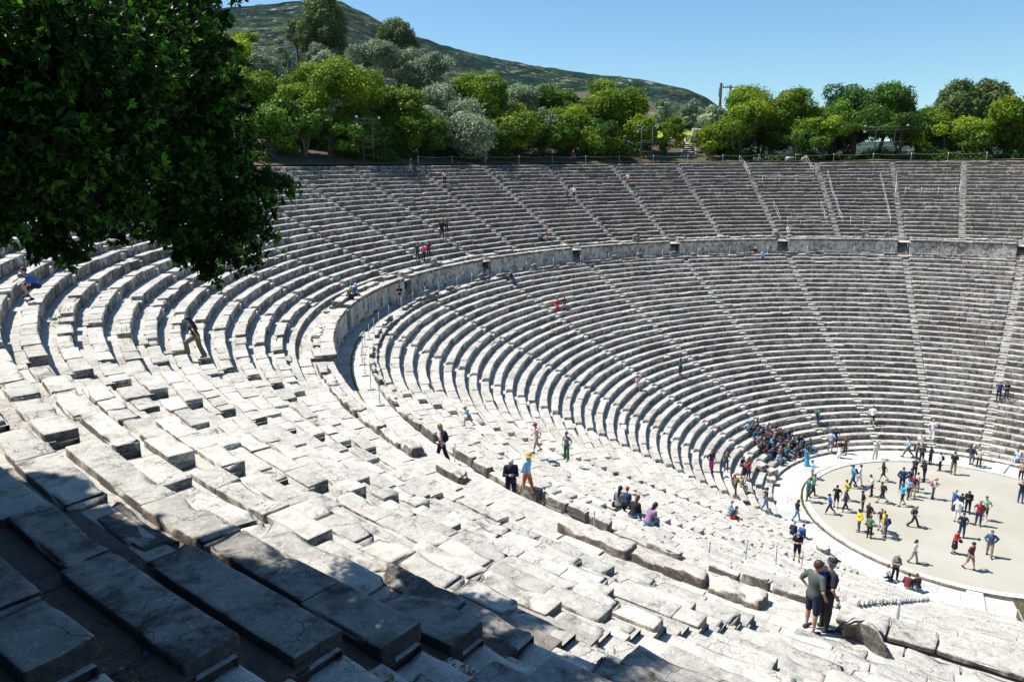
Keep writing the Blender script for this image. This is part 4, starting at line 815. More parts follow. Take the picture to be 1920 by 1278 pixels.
    if bp:      # (kind, colour, label): a thing of its own
        kind, col, bl = bp
        if kind == 'pack':
            cc = T@V3(-0.185, 0, 0.27); f = lambda p: _smin(_ell((p-cc)@T, V3(0, 0, 0), (0.095, 0.145, 0.235)), _ell((p-cc)@T, V3(-0.07, 0, -0.07), (0.06, 0.11, 0.11)), 0.04); V, Q = nets(f, cc-0.3, cc+0.3, res)
            Vs = [V]; Qs = [Q]; n0 = len(V)
            b_ = tag(empty('backpack', tuple(loc), rad(az)), bl, 'backpack'); mesh_np('bag_body', V*s+off, Q, cloth(col, 'bag'), b_, True)
            for sd in (1, -1):
                Pq = [T@V3(-0.12, sd*0.09, 0.42), T@V3(-0.02, sd*0.10, 0.50), T@V3(0.10, sd*0.10, 0.42), T@V3(0.135, sd*0.11, 0.30), T@V3(0.06, sd*0.16, 0.16), T@V3(-0.10, sd*0.12, 0.10)]
                a_ = Acc(); tube(a_, np.array(Pq)*s+off, np.full(6, 0.018), 6); a_.build('strap', cloth(tuple(x*0.7 for x in col), 'bag'), b_)
        elif kind in ('hand', 'side'):
            cc = g('wrL')+V3(0, 0.0, -0.22) if kind == 'hand' else T@V3(0.0, 0.21, -0.02); f = lambda p: _ell(p, cc, (0.13, 0.055, 0.12)); V, Q = nets(f, cc-0.15, cc+0.15, res)
            b_ = tag(empty('handbag', tuple(loc), rad(az)), bl, 'bag'); mesh_np('bag_body', V*s+off, Q, cloth(col, 'bag'), b_, True)
            top = g('wrL') if kind == 'hand' else T@V3(0, -0.10, 0.50); a_ = Acc()
            for dx in (-0.05, 0.05): tube(a_, np.array([cc+V3(dx, 0, 0.09), (cc+top)/2+V3(dx, 0.02, 0.05), top])*s+off, np.full(3, 0.009), 5)
            a_.build('strap', cloth(tuple(x*0.7 for x in col), 'bag'), b_)
    if c.get('dev'):
        wl = (g('wrL')+g('hdL')*0.09+g('wrR')+g('hdR')*0.09)/2; a_ = Acc(); R_ = _ry(rad(-50 if pose != 'photo' else 0)); B = np.array([(x, y, z) for x in (-0.006, 0.006) for y in (-0.04, 0.04) for z in (-0.08, 0.08)])@R_.T+wl
        Qb = np.array([(0, 1, 3, 2), (4, 6, 7, 5), (0, 4, 5, 1), (2, 3, 7, 6), (0, 2, 6, 4), (1, 5, 7, 3)]); a_.add(B*s+off, Qb)
        o = a_.build('phone', plain('phone_black', (0.02, 0.02, 0.025), 0.3)); o.location = loc; o.rotation_euler = (0, 0, rad(az)); tag(o, c['dev'], 'phone')
    return root
C_ = dict(GREYGREEN=(.075,.10,.085), NAVYD=(.012,.016,.04), BLACK=(.010,.010,.013), CHAR=(.028,.026,.03), BLUE=(.03,.11,.36), KHAKIG=(.16,.15,.09), WHITE=(.75,.75,.76), RED=(.55,.02,.03), PINK=(.75,.08,.30), OLIVEG=(.20,.20,.06), BEIGE=(.50,.38,.25), NAVYB=(.02,.04,.12), MAROON=(.13,.015,.03), BROWNC=(.10,.045,.022), PALEPINK=(.70,.48,.52), PURPLE=(.30,.18,.30), CREAM=(.62,.58,.50), SKY=(.22,.45,.75), DKRED=(.30,.02,.04), TEAL=(.01,.13,.16), CYAN=(.20,.55,.68), CYANB=(.03,.42,.65), GREY=(.22,.21,.22), GREEN=(.05,.20,.08), LTBLUE=(.32,.55,.72), ORANGE=(.85,.22,.02), ORANGEB=(.55,.17,.04), STRAW=(.62,.38,.12), JEANS=(.035,.07,.18), JEANSL=(.12,.25,.42), MAGENTA=(.55,.02,.25), MUSTARD=(.38,.21,.04), OLIVED=(.06,.07,.03), TEALB=(.05,.36,.52), PALEBL=(.50,.60,.75), GREYBL=(.16,.22,.32), YELLOW=(.80,.62,.02), SAGE=(.28,.32,.22), SAGEG=(.30,.48,.26), PEACH=(.75,.36,.25), DUSTPINK=(.42,.20,.27), KHAKIB=(.30,.21,.12), DENIM=(.05,.10,.17), GREYK=(.24,.21,.16), WHITEH=(.62,.60,.58), GREYH=(.24,.22,.20), BROWN=(.055,.028,.014), BLACKH=(.012,.009,.008), CHEST=(.13,.05,.02), REDH=(.30,.09,.03), BLOND=(.42,.27,.11), PINKH=(.55,.30,.28))
globals().update(C_)
PEOPLE = [
(-39.34,-15.02,14.77,353,1.51,'hip',dict(t=GREYGREEN,p=NAVYD,pl=.90,h=BROWN,ht=-38,hem=-0.12,sl=.75,sp=5),
 'boy in grey-green t-shirt and navy shorts standing with hand on hip in the foreground',None,0.012),
(-39.08,-15.13,14.77,337,1.55,'stand',dict(t=BLACK,p=CHAR,h=GREYH,hat=('cap',CHAR),ht=10,sl=.7,bag=('pack',BLUE,'blue rucksack with pale panel on the back of the man beside the foreground boy')),
 'man in black t-shirt and dark cap standing close behind the foreground boy',None,0.013),
(-50.83,4.69,19.49,180,1.5,'crouch',dict(t=BLUE,p=NAVYD,pl=.84,h=BROWN),
 'child in bright blue t-shirt and dark shorts crouching on a high row at far left',None,0.022),
(-46.49,4.31,17.07,151,1.57,'climb',dict(f=1,t=BLACK,p=KHAKIG,fl=.04,pe=.03,h=BLACKH,hl=.6,sl=.5),
 'woman in black t-shirt and wide khaki trousers with long dark hair climbing the upper rows',None,0.02),
(-32.65,25.57,14.97,299,1.68,'sit',dict(t=BLUE,p=CHAR,pl=.90,h=WHITEH),
 'white-haired man in bright blue polo shirt sitting on the wall top','visitors on the upper seat rows',0.026),
(-33.48,24.48,15.1,284,1.68,'sitlean',dict(t=OLIVEG,p=NAVYD,h=BROWN,hat=('cap',CYAN)),
 'person in cyan cap and olive-yellow top sitting beside the white-haired man in blue','visitors on the upper seat rows',0.026),
(-27.92,28.63,13.22,246,1.69,'phone',dict(f=1,t=BLACK,p=BEIGE,h=BROWN,hat=('cap',CHAR)),
 'woman in black top and beige trousers standing by the wall on the walkway','visitors on the walkway between the tiers',0.024),
(-22.3,36.97,15.45,274,1.55,'stand',dict(t=NAVYB,p=NAVYD,h=BLACKH),
 'person in blue jacket standing left of the one bending in pink','visitors on the upper seat rows',0.034),
(-21.41,37.51,15.24,214,1.6,'descend',dict(f=1,t=PINK,p=BLACK,h=BLACKH,sl=1.9),
 'woman in pink jacket and black trousers bending down above the wall','visitors on the upper seat rows',0.034),
(-20.74,37.89,15.45,63,1.55,'stand',dict(t=MAROON,p=BLACK,h=BLACKH),
 'person in dark maroon top standing right of the one bending in pink','visitors on the upper seat rows',0.034),
(-17.07,42.22,16.66,242,1.88,'descend',dict(t=BLACK,p=BLACK,h=BLACKH,sl=1.9,te=.03),
 'man in black jacket and trousers stepping down the upper stairs','visitors on the upper seat rows',0.034),
(-15.85,43.5,17.07,222,1.57,'stand',dict(f=1,t=BROWNC,p=BLACK,h=REDH,hl=.5,sl=1.9),
 'woman with long brown hair in brown top standing behind the man in black jacket','visitors on the upper seat rows',0.034),
(-13.57,56.06,22.72,335,1.73,'walk',dict(t=BLACK,p=BEIGE,h=BROWN),
 'person in black top and beige trousers on the top rows left of centre','visitors on the upper seat rows',0.034),
(-10.67,60.26,23.72,214,1.88,'photo',dict(f=1,t=NAVYD,p=BLACK,pl=.84,h=BROWN,dev='phone held up by the person at the rim of the theatre'),
 'person in dark clothes taking a photo at the rim of the theatre','visitors on the upper seat rows',0.034),
(-10.43,53.9,21.51,62,1.55,'stand',dict(f=1,t=PALEPINK,p=BLACK,h=BLACKH,hl=.5),
 'woman in pale pink top and black trousers alone on the upper rows','visitors on the upper seat rows',0.034),
(11.97,59.3,23.72,232,1.8,'stand',dict(t=BLACK,p=BLACK,h=BLACKH,sl=1.9,bag=('side',PINK,'pink shoulder bag of the person in black on the rim')),
 'person dressed all in black standing on the rim beneath the trees','visitors on the upper seat rows',0.034),
(4.68,51.02,19.49,53,1.55,'stand',dict(f=1,t=PURPLE,p=JEANS,h=GREYH),
 'woman in purple top and blue jeans on the upper rows','visitors on the upper seat rows',0.034),
(5.52,50.74,19.49,22,1.55,'walk',dict(t=CREAM,p=BLACK,h=GREYH,sl=1.9),
 'person in cream jacket and black trousers beside the woman in purple','visitors on the upper seat rows',0.034),
(15.2,51.95,20.9,68,1.55,'climb',dict(t=WHITE,p=RED,pl=.84,h=REDH),
 'person in white t-shirt and red shorts climbing the upper stairs','visitors on the upper seat rows',0.034),
(-4.46,43.84,15.85,275,1.68,'sit',dict(t=SKY,p=NAVYD,h=BROWN),
 'person in light blue shirt sitting just above the wall','visitors on the upper seat rows',0.034),
(-3.4,43.93,15.85,234,1.68,'sitlean',dict(t=DKRED,p=BEIGE,h=BROWN),
 'person in dusty red top sitting beside the one in light blue above the wall','visitors on the upper seat rows',0.034),
(-13.35,35.87,13.13,297,1.68,'sit',dict(t=NAVYD,p=JEANS,h=GREYH,sl=1.9),
 'person in navy top and jeans sitting on the topmost lower row by the walkway','visitors on the lower seat rows',0.034),
(-10.81,31.92,10.82,249,1.68,'sit',dict(f=1,t=RED,p=DKRED,h=BROWN),
 'person dressed in red sitting on the lower rows beside one in black','visitors on the lower seat rows',0.034),
(-9.77,32.26,10.82,247,1.68,'sitphone',dict(t=BLACK,p=GREY,pl=.90,h=BROWN),
 'person in black t-shirt sitting beside the one in red on the lower rows','visitors on the lower seat rows',0.034),
(25.6,34.89,15.45,227,1.75,'sit',dict(t=WHITE,p=BEIGE,pl=.84,h=BROWN),
 'person in white shirt sitting on the wall top beside a stair','visitors on the upper seat rows',0.034),
(20.2,35.13,13.22,219,1.68,'sit',dict(t=BLACK,p=BLACK,h=BROWN,hat=('sun',ORANGE)),
 'person in black wearing an orange sunhat sitting on the topmost lower row','visitors on the lower seat rows',0.034),
(19.09,33.18,13.13,219,1.68,'sit',dict(t=SKY,p=JEANS,h=BROWN),
 'person in pale blue shirt sitting next to the orange sunhat','visitors on the lower seat rows',0.034),
(-4.26,22.51,5.46,14,1.55,'photo',dict(f=1,t=TEAL,p=BLACK,h=BLACKH,hl=.4,bag=('side',RED,'red bag at the side of the woman in teal')),
 'woman in teal top with a red bag standing on the lower rows','visitors on the lower seat rows',0.034),
(-10.39,21.41,5.84,277,1.68,'sit',dict(f=1,t=PALEPINK,p=PALEPINK,pl=.84,h=BROWN),
 'person in pale pink sitting alone on the lower rows by a stair','visitors on the lower seat rows',0.034),
(-34.67,6.38,11.59,151,1.1,'reach',dict(t=CYAN,p=GREY,pl=.84,h=BROWN,hat=('cap',ORANGE)),
 'child in orange cap and light blue t-shirt reaching forward on the lower rows','visitors on the lower seat rows',0.024),
(-39.98,-1.11,13.5,123,1.55,'walk',dict(f=1,t=PALEPINK,p=NAVYD,h=BLOND,hl=1.0,bag=('pack',BLACK,'black backpack on the shoulders of the long-haired blonde woman')),
 'woman with long blonde hair and pale pink top stepping through the wall opening','visitors on the walkway between the tiers',0.02),
(-31.7,5.15,10.06,165,1.55,'walk',dict(t=PALEPINK,p=BEIGE,pl=.84,h=BROWN,hat=('cap',DKRED)),
 'man in pale pink t-shirt and beige shorts walking down the lower rows','visitors on the lower seat rows',0.02),
(-29.37,5.84,8.91,203,1.55,'stand',dict(f=1,t=GREY,p=GREEN,fl=.04,h=BROWN,glasses=1),
 'person in grey t-shirt and wide green trousers wearing sunglasses on the lower rows','visitors on the lower seat rows',0.02),
(-39.61,-4.88,13.45,242,1.58,'phone',dict(t=NAVYD,p=NAVYD,h=WHITEH,sl=1.9,glasses=1,fat=1.15),
 'white-haired man in navy jacket standing in the gap of the broken wall','visitors on the walkway between the tiers',0.016),
(-38.86,-4.63,13.42,296,1.5,'walk',dict(t=LTBLUE,p=ORANGEB,pl=1.5,h=BROWN,hat=('sun',STRAW),sl=1.3),
 'man in straw hat, light blue shirt and orange trousers stepping down','visitors on the walkway between the tiers',0.018),
(-32.87,-2.14,10.44,28,1.68,'sit',dict(f=1,t=GREY,p=BLACK,h=BLACKH,hl=.9,sl=1.9,bag=('side',BLACK,'black bag beside the woman with long black hair')),
 'woman with long black hair and grey-striped top sitting with her back to the viewer','visitors on the lower seat rows',0.018),
(-32.14,-1.65,10.06,28,1.68,'sitlean',dict(t=NAVYB,p=NAVYD,h=REDH),
 'red-haired person in navy top sitting between two women on the lower rows','visitors on the lower seat rows',0.02),
(-33.51,-3.65,10.82,17,1.68,'sitlean',dict(f=1,t=BLACK,p=JEANSL,h=CHEST,hl=.6,sl=1.5),
 'woman with chestnut hair, black top and light jeans sitting on the lower rows','visitors on the lower seat rows',0.018),
(-33.42,-4.35,10.82,356,1.68,'sitlean',dict(f=1,t=PURPLE,p=JEANSL,h=BLACKH,hl=.8),
 'dark-haired girl in purple top sitting lowest of the four friends','visitors on the lower seat rows',0.018),
(-18.82,3.94,3.54,308,1.68,'sitphone',dict(t=NAVYB,p=RED,pl=.84,h=BROWN),
 'man in navy t-shirt and red shorts sitting and looking at his phone','visitors on the lower seat rows',0.022),
(-17.76,5.04,3.15,304,1.68,'sit',dict(f=1,t=LTBLUE,p=BEIGE,h=BLOND),
 'blonde person in light blue sitting behind the man in red shorts','visitors on the lower seat rows',0.034),
(-11.77,11.85,1.93,251,1.74,'stand',dict(f=1,t=NAVYD,p=MAGENTA,h=CHEST,hl=.4,sl=1.9),
 'woman in navy jacket and magenta trousers standing on the lower rows','visitors on the lower seat rows',0.034),
(-10.16,11.86,1.62,220,1.55,'stand',dict(f=1,t=GREYGREEN,p=JEANS,h=DKRED,hl=.4),
 'woman with pink-red headscarf and jeans standing on the lower rows','visitors on the lower seat rows',0.034),
(-7.79,12.41,1.24,269,1.68,'sit',dict(f=1,t=BLACK,p=BLACK,h=CHEST,hl=.6),
 'woman with chestnut hair in black sitting apart from the crowd','visitors on the lower seat rows',0.034),
(-8.54,11.11,0.85,268,1.55,'stand',dict(t=RED,p=NAVYB,h=BLACKH),
 'person in red vest and navy trousers standing beside the orchestra steps','visitors on the lower seat rows',0.034),
(-12.88,8.66,1.62,149,1.55,'phone',dict(t=MUSTARD,p=BROWNC,h=CHEST,bag=('pack',MUSTARD,'mustard backpack of the person in brown trousers')),
 'person in mustard top and brown trousers standing on the lowest rows','visitors on the lower seat rows',0.034),
(-10.77,9.94,1.24,299,1.68,'sit',dict(t=GREY,p=BEIGE,h=BROWN,hat=('sun',STRAW)),
 'person in straw sunhat and grey shirt sitting on the lowest rows','visitors on the lower seat rows',0.034),
(-11.11,7.53,0.47,317,1.76,'walk',dict(t=CHAR,p=JEANSL,h=BLACKH,bag=('side',BLUE,'bright blue shoulder bag of the man in jeans by the ring')),
 'man in charcoal t-shirt and light jeans with a blue bag stepping towards the ring','visitors on the paved ring round the orchestra',0.024),
(-9.76,5.98,-0.03,305,1.61,'walk',dict(f=1,t=BLACK,p=JEANSL,h=BLACKH,hl=.3,sl=1.9),
 'person in black jacket and light jeans walking on the paved ring','visitors on the paved ring round the orchestra',0.026),
(-12.37,4.4,0.47,15,1.68,'sitlean',dict(t=NAVYD,p=NAVYD,h=GREYH,sl=1.9),
 'grey-haired person in dark navy jacket sitting hunched by the ring','visitors on the paved ring round the orchestra',0.034),
(-11.74,4.25,0.17,4,1.68,'sitlean',dict(t=BLUE,p=JEANS,h=BROWN,sl=1.9,te=.03),
 'person in bright blue jacket sitting hunched by the ring','visitors on the paved ring round the orchestra',0.034),
(-23.44,-3.67,5.84,214,1.55,'phone',dict(t=BLACK,p=NAVYD,pl=.88,h=GREYH,hat=('cap',GREY)),
 'man in black t-shirt and grey cap looking at his phone on the lower steps','visitors on the lower seat rows',0.02),
(-1.03,11.54,-0.03,64,1.56,'stand',dict(f=1,t=TEALB,p=TEALB,skirt=1.9,h=BLACKH,hl=.3),
 'woman in long turquoise dress standing before the seated crowd','visitors on the paved ring round the orchestra',0.034),
(-2.93,9.69,0.0,144,1.55,'stand',dict(t=LTBLUE,p=GREY,h=BROWN,hat=('cap',BLUE),sl=1.9),
 'man in light blue shirt and blue cap on the paved ring','visitors on the paved ring round the orchestra',0.034),
(-6.67,7.4,0.0,324,1.88,'phone',dict(t=TEAL,p=OLIVED,h=BROWN,sl=1.9),
 'man in teal jacket and olive trousers on the kerb of the orchestra','visitors on the paved ring round the orchestra',0.034),
(-5.67,7.68,0.0,324,1.83,'walk',dict(t=GREEN,p=BLACK,h=CHEST),
 'person in green top and black trousers behind the man in teal','visitors on the paved ring round the orchestra',0.034),
(2.77,12.08,0.17,33,1.88,'stand',dict(t=PALEBL,p=GREY,h=BROWN),
 'man in very pale blue shirt and grey trousers at the foot of the rows','visitors on the paved ring round the orchestra',0.034),
(3.93,12.44,0.27,43,1.64,'stand',dict(t=NAVYD,p=BLACK,h=BROWN),
 'person in navy top at the foot of the rows beside a pale blue shirt','visitors on the paved ring round the orchestra',0.034),
(2.62,11.08,-0.03,212,1.6,'stand',dict(f=1,t=BLACK,p=WHITE,skirt=1.2,h=BLACKH,hl=.3),
 'woman in black top and white skirt at the edge of the ring','visitors on the paved ring round the orchestra',0.034),
(3.82,11.39,-0.03,182,1.57,'stand',dict(t=BROWNC,p=BLACK,h=CHEST),
 'person in dark brown clothes beside the woman with white skirt','visitors on the paved ring round the orchestra',0.034),
(4.45,14.64,1.42,334,1.55,'descend',dict(t=TEAL,p=JEANS,h=BLACKH,sl=1.9,bag=('pack',GREYGREEN,'grey-green backpack of the person in teal on the stairs')),
 'person in teal jacket and jeans bending on the lowest stairs','visitors on the lower seat rows',0.034),
(8.71,12.2,1.15,30,1.88,'climb',dict(t=WHITE,p=BLACK,pl=.84,h=BLACKH),
 'man in white t-shirt and black shorts climbing the lowest rows','visitors on the lower seat rows',0.034),
(11.05,8.21,0.65,26,1.84,'walk',dict(t=WHITE,p=WHITE,h=PINKH,bag=('side',PINK,'pink waist bag of the person all in white on the rows')),
 'person all in white with a pink waist bag climbing the lowest rows','visitors on the lower seat rows',0.034),
(9.98,8.53,0.47,207,1.68,'sit',dict(t=WHITE,p=BEIGE,h=WHITEH),
 'person in white shirt sitting low behind the standing group','visitors on the lower seat rows',0.034),
(17.98,6.52,3.34,203,1.74,'stand',dict(t=NAVYB,p=NAVYD,h=BROWN,hat=('cap',BLUE)),
 'person in navy with a blue cap standing on the right-hand stairs','visitors on the lower seat rows',0.034),
(18.19,6.01,3.54,202,1.55,'phone',dict(t=BLACK,p=NAVYB,h=CHEST),
 'person in black top beside the blue cap on the right-hand stairs','visitors on the lower seat rows',0.034),
(4.66,9.27,-0.03,240,1.75,'phone',dict(t=CREAM,p=CREAM,h=WHITEH,sl=1.9,dev='camera held by the elderly man in cream'),
 'elderly man in cream clothes holding a camera on the ring','visitors on the paved ring round the orchestra',0.034),
(7.27,8.06,-0.03,113,1.88,'stride',dict(t=LTBLUE,p=KHAKIG,h=BLACKH,sl=1.9),
 'man in light blue shirt and khaki trousers striding left on the ring','visitors on the paved ring round the orchestra',0.034),
(7.0,7.2,0.0,297,1.61,'stand',dict(t=GREYBL,p=BLACK,h=BROWN,bag=('pack',NAVYB,'navy backpack of the person in grey-blue')),
 'person in grey-blue top with navy backpack on the ring','visitors on the paved ring round the orchestra',0.034),
(6.91,6.72,0.0,32,1.6,'stand',dict(t=BLACK,p=BLACK,h=BROWN,bag=('pack',CHAR,'charcoal backpack of the person in black at the back of the group')),
 'person in black with a charcoal backpack on the ring','visitors on the paved ring round the orchestra',0.034),
(7.26,6.22,0.0,86,1.55,'stand',dict(f=1,t=CHAR,p=BLACK,h=BLACKH,hl=1.0,sl=1.5),
 'woman with very long dark hair and dark clothes at the ring','visitors on the paved ring round the orchestra',0.034),
(6.6,5.11,0.0,106,1.55,'stand',dict(t=WHITE,p=BLACK,h=BLACKH,sl=1.9,bag=('pack',BLACK,'black backpack worn over the white jumper')),
 'person in white jumper and black trousers with a black backpack','visitors walking about on the orchestra floor',0.034),
(6.72,4.16,0.0,25,1.88,'phone',dict(t=BLACK,p=OLIVEG,h=BLACKH,sl=.7),
 'broad man in black t-shirt and olive trousers seen from behind','visitors walking about on the orchestra floor',0.034),
(9.76,4.35,-0.03,354,1.79,'descend',dict(t=NAVYD,p=GREY,h=WHITEH,sl=1.9),
 'person in navy jacket and grey trousers leaning by the far bridge slab','visitors on the paved ring round the orchestra',0.034),
(9.83,3.78,-0.03,28,1.6,'phone',dict(t=CREAM,p=BROWNC,h=BROWN,hat=('sun',STRAW)),
 'person in cream top, brown trousers and sunhat by the far bridge slab','visitors on the paved ring round the orchestra',0.034),
(12.99,2.36,0.47,161,1.68,'sit',dict(t=PALEBL,p=PALEBL,h=GREYH),
 'person in pale blue clothes sitting at the right-hand edge','visitors on the paved ring round the orchestra',0.034),
(9.79,0.75,0.0,201,1.55,'photo',dict(f=1,t=BEIGE,p=BLACK,h=REDH),
 'red-haired person in beige jacket and black trousers at the right-hand edge','visitors walking about on the orchestra floor',0.034),
(5.57,-1.06,0.0,26,1.72,'photo',dict(f=1,t=BLACK,p=JEANS,h=BLOND),
 'blonde woman in black top and blue jeans at the right-hand edge','visitors walking about on the orchestra floor',0.034),
(1.07,6.41,0.0,139,1.69,'stride',dict(f=1,t=BLACK,p=CHAR,pl=.90,h=REDH,hl=.3),
 'red-haired woman in black walking left at the back of the orchestra','visitors walking about on the orchestra floor',0.034),
(-2.11,5.38,0.0,130,1.73,'phone',dict(t=WHITE,p=BLACK,h=BROWN),
 'man in white shirt and black trousers reading his phone on the orchestra','visitors walking about on the orchestra floor',0.034),
(-2.46,4.35,0.0,129,1.68,'stride',dict(t=CHAR,p=BLACK,pl=.90,h=BROWN,fat=1.2,bag=('pack',NAVYD,'navy backpack of the man striding left in black shorts')),
 'stout man in charcoal t-shirt and black shorts striding left','visitors walking about on the orchestra floor',0.034),
(-1.88,7.0,0.0,131,1.87,'walk',dict(t=TEALB,p=JEANS,h=BROWN,hat=('cap',NAVYB),bag=('pack',BLACK,'black backpack on the turquoise shirt')),
 'man in turquoise shirt and blue jeans walking left near the kerb','visitors walking about on the orchestra floor',0.034),
(-1.26,6.92,0.0,291,1.79,'walk',dict(t=WHITE,p=WHITE,h=BLACKH,sl=1.9),
 'person all in white walking right near the kerb','visitors walking about on the orchestra floor',0.034),
(-4.23,5.97,0.0,141,1.64,'walk',dict(t=YELLOW,p=NAVYB,h=BLACKH,bag=('pack',BLACK,'black backpack on the yellow shirt')),
 'man in yellow shirt and navy trousers on the orchestra','visitors walking about on the orchestra floor',0.034),
(-5.83,5.69,0.0,202,1.74,'stand',dict(t=BLACK,p=BLACK,pl=.90,h=BROWN,hat=('cap',BLACK)),
 'man in black cap, black t-shirt and black shorts near the kerb','visitors walking about on the orchestra floor',0.034),
(-5.89,4.95,0.0,141,1.63,'walk',dict(t=CHAR,p=BLACK,h=GREYH,sh=WHITE),
 'grey-haired person in charcoal with white shoes walking near the kerb','visitors walking about on the orchestra floor',0.034),
(-7.06,5.34,0.0,132,1.56,'stride',dict(f=1,t=BLUE,p=BLACK,h=BLACKH,hat=('cap',BLACK),sh=WHITE),
 'person in bright blue shirt and black trousers striding left near the kerb','visitors walking about on the orchestra floor',0.034),
(-4.84,4.34,0.0,140,1.56,'stand',dict(t=BLACK,p=CHAR,h=BLACKH,hat=('cap',CHAR)),
 'man in black with a charcoal cap behind the yellow coat','visitors walking about on the orchestra floor',0.034),
(-6.42,2.92,0.0,170,1.7,'stand',dict(t=BLACK,p=CHAR,pl=.90,h=None),
 'bald man in black t-shirt beside the yellow coat','visitors walking about on the orchestra floor',0.034),
(-7.75,2.75,0.0,140,1.63,'stand',dict(f=1,t=YELLOW,te=.04,hem=-.25,sl=1.9,p=JEANS,h=BLACKH,hl=.3,sh=PURPLE),
 'woman in yellow coat and jeans with purple shoes','visitors walking about on the orchestra floor',0.034),
(-7.98,1.86,0.0,20,1.6,'stand',dict(f=1,t=GREEN,p=BLACK,h=CHEST,sl=.5,bag=('side',MAGENTA,'magenta bag at the side of the woman in green')),
 'woman in green top and black leggings seen from behind','visitors walking about on the orchestra floor',0.034),
(-6.45,2.04,0.0,199,1.6,'stand',dict(f=1,t=CHAR,p=WHITE,h=CHEST,hl=.2),
 'woman in charcoal top and white trousers on the orchestra','visitors walking about on the orchestra floor',0.034),
(-6.61,1.72,0.0,139,1.62,'stand',dict(t=YELLOW,p=BEIGE,h=CHEST,te=.03,sl=1.9),
 'person in yellow jacket and beige trousers behind the blue jacket','visitors walking about on the orchestra floor',0.034),
(-7.07,1.33,0.0,129,1.64,'stand',dict(t=NAVYB,p=JEANS,h=BLACKH,sl=1.9,te=.03,bag=('pack',NAVYD,'dark navy backpack on the blue jacket')),
 'person in navy-blue jacket and jeans on the orchestra','visitors walking about on the orchestra floor',0.034),
(-4.15,1.12,0.0,302,1.61,'stride',dict(f=1,t=BLACK,p=NAVYD,fl=.03,h=BLOND,hl=.2,bag=('pack',GREYGREEN,'grey-green backpack of the blonde woman striding right')),
 'blonde woman in black t-shirt and dark jeans striding right','visitors walking about on the orchestra floor',0.028),
(-8.68,-1.43,0.0,287,1.61,'walk',dict(f=1,t=WHITE,p=SAGE,fl=.02,h=BLACKH,hl=.8,sl=.3),
 'woman in white top and sage trousers with long dark hair walking right','visitors walking about on the orchestra floor',0.026),
(0.75,4.77,0.0,28,1.81,'stand',dict(t=NAVYB,p=NAVYD,h=CHEST,te=.03,sl=1.9,fat=1.15),
 'large person in navy jacket at the middle of the group','visitors walking about on the orchestra floor',0.034),
(1.61,4.66,0.0,357,1.55,'stand',dict(t=NAVYD,p=BLACK,h=BROWN,hat=('cap',NAVYB)),
 'person with navy cap at the middle of the group','visitors walking about on the orchestra floor',0.034),
(3.57,5.44,0.0,197,1.7,'crossed',dict(t=CHAR,p=BLACK,h=BLACKH,sl=1.9),
 'person in charcoal jacket with folded arms at the back of the group','visitors walking about on the orchestra floor',0.034),
(3.49,4.66,0.0,137,1.88,'phone',dict(t=BLACK,p=BLACK,h=GREYH,sl=1.9,te=.03),
 'grey-haired person in black suit right of the group','visitors walking about on the orchestra floor',0.034),
(1.29,3.96,0.0,32,1.56,'stand',dict(f=1,t=WHITE,p=GREY,h=BLACKH,bag=('pack',PEACH,'peach backpack at the middle of the group')),
 'woman in white top and grey trousers with a peach backpack','visitors walking about on the orchestra floor',0.034),
(-0.27,3.71,0.0,177,1.64,'walk',dict(t=SKY,p=BLACK,h=CHEST),
 'man in sky-blue shirt and black trousers in the group','visitors walking about on the orchestra floor',0.034),
(0.37,3.72,0.0,197,1.69,'stand',dict(f=1,t=MAROON,p=BEIGE,h=REDH),
 'person in maroon top and beige trousers in the group','visitors walking about on the orchestra floor',0.034),
(-1.8,3.29,0.0,148,1.77,'walk',dict(t=CYANB,p=BLACK,pl=.90,h=BROWN,hat=('cap',BLUE)),
 'man in cyan shirt and black shorts at the front of the group','visitors walking about on the orchestra floor',0.034),
(1.1,2.69,0.0,306,1.7,'phone',dict(f=1,t=CREAM,p=JEANS,fl=.02,h=BLOND,hl=.3,sl=1.9,bag=('pack',DUSTPINK,'dusty pink backpack of the woman reading her map')),
 'woman in cream jumper and jeans with a dusty pink backpack','visitors walking about on the orchestra floor',0.03),
(0.47,0.95,0.0,335,1.57,'phone',dict(t=BLUE,p=JEANS,h=GREYH,sl=1.9),
 'grey-haired man in blue jacket and jeans in the small huddle','visitors walking about on the orchestra floor',0.034),
(-1.11,-0.1,0.0,14,1.8,'stand',dict(t=WHITE,p=WHITE,h=BLACKH,fat=1.1,bag=('side',BLACK,'black shoulder bag worn over white clothes')),
 'man in white t-shirt and white trousers seen from behind','visitors walking about on the orchestra floor',0.028),
(0.8,0.16,0.0,199,1.75,'phone',dict(t=BLACK,p=NAVYD,h=BLACKH,sl=1.9,te=.03,fat=1.1),
 'broad person in black jacket looking down in the huddle','visitors walking about on the orchestra floor',0.028),
(0.76,0.56,0.0,184,1.35,'stand',dict(t=NAVYD,p=NAVYD,h=BROWN,hat=('cap',BLACK)),
 'child in navy with black cap half hidden in the huddle','visitors walking about on the orchestra floor',0.034),
(-0.48,-1.15,0.0,203,1.85,'hip',dict(t=DKRED,p=NAVYB,h=GREYH,glasses=1,fat=1.1,sh=BROWNC),
 'man in dark red shirt and blue jeans facing the viewer','visitors walking about on the orchestra floor',0.028),
(0.67,-1.01,0.0,183,1.8,'stand',dict(t=SAGEG,p=CHAR,pl=.88,h=BLACKH,sh=WHITE),
 'man in light green shirt and dark shorts behind the dark red shirt','visitors walking about on the orchestra floor',0.028),
(-3.04,-1.38,0.0,24,1.77,'stand',dict(t=NAVYD,p=NAVYB,h=BROWN,hat=('cap',BLUE)),
 'person in navy t-shirt with blue cap in front of the huddle','visitors walking about on the orchestra floor',0.028),
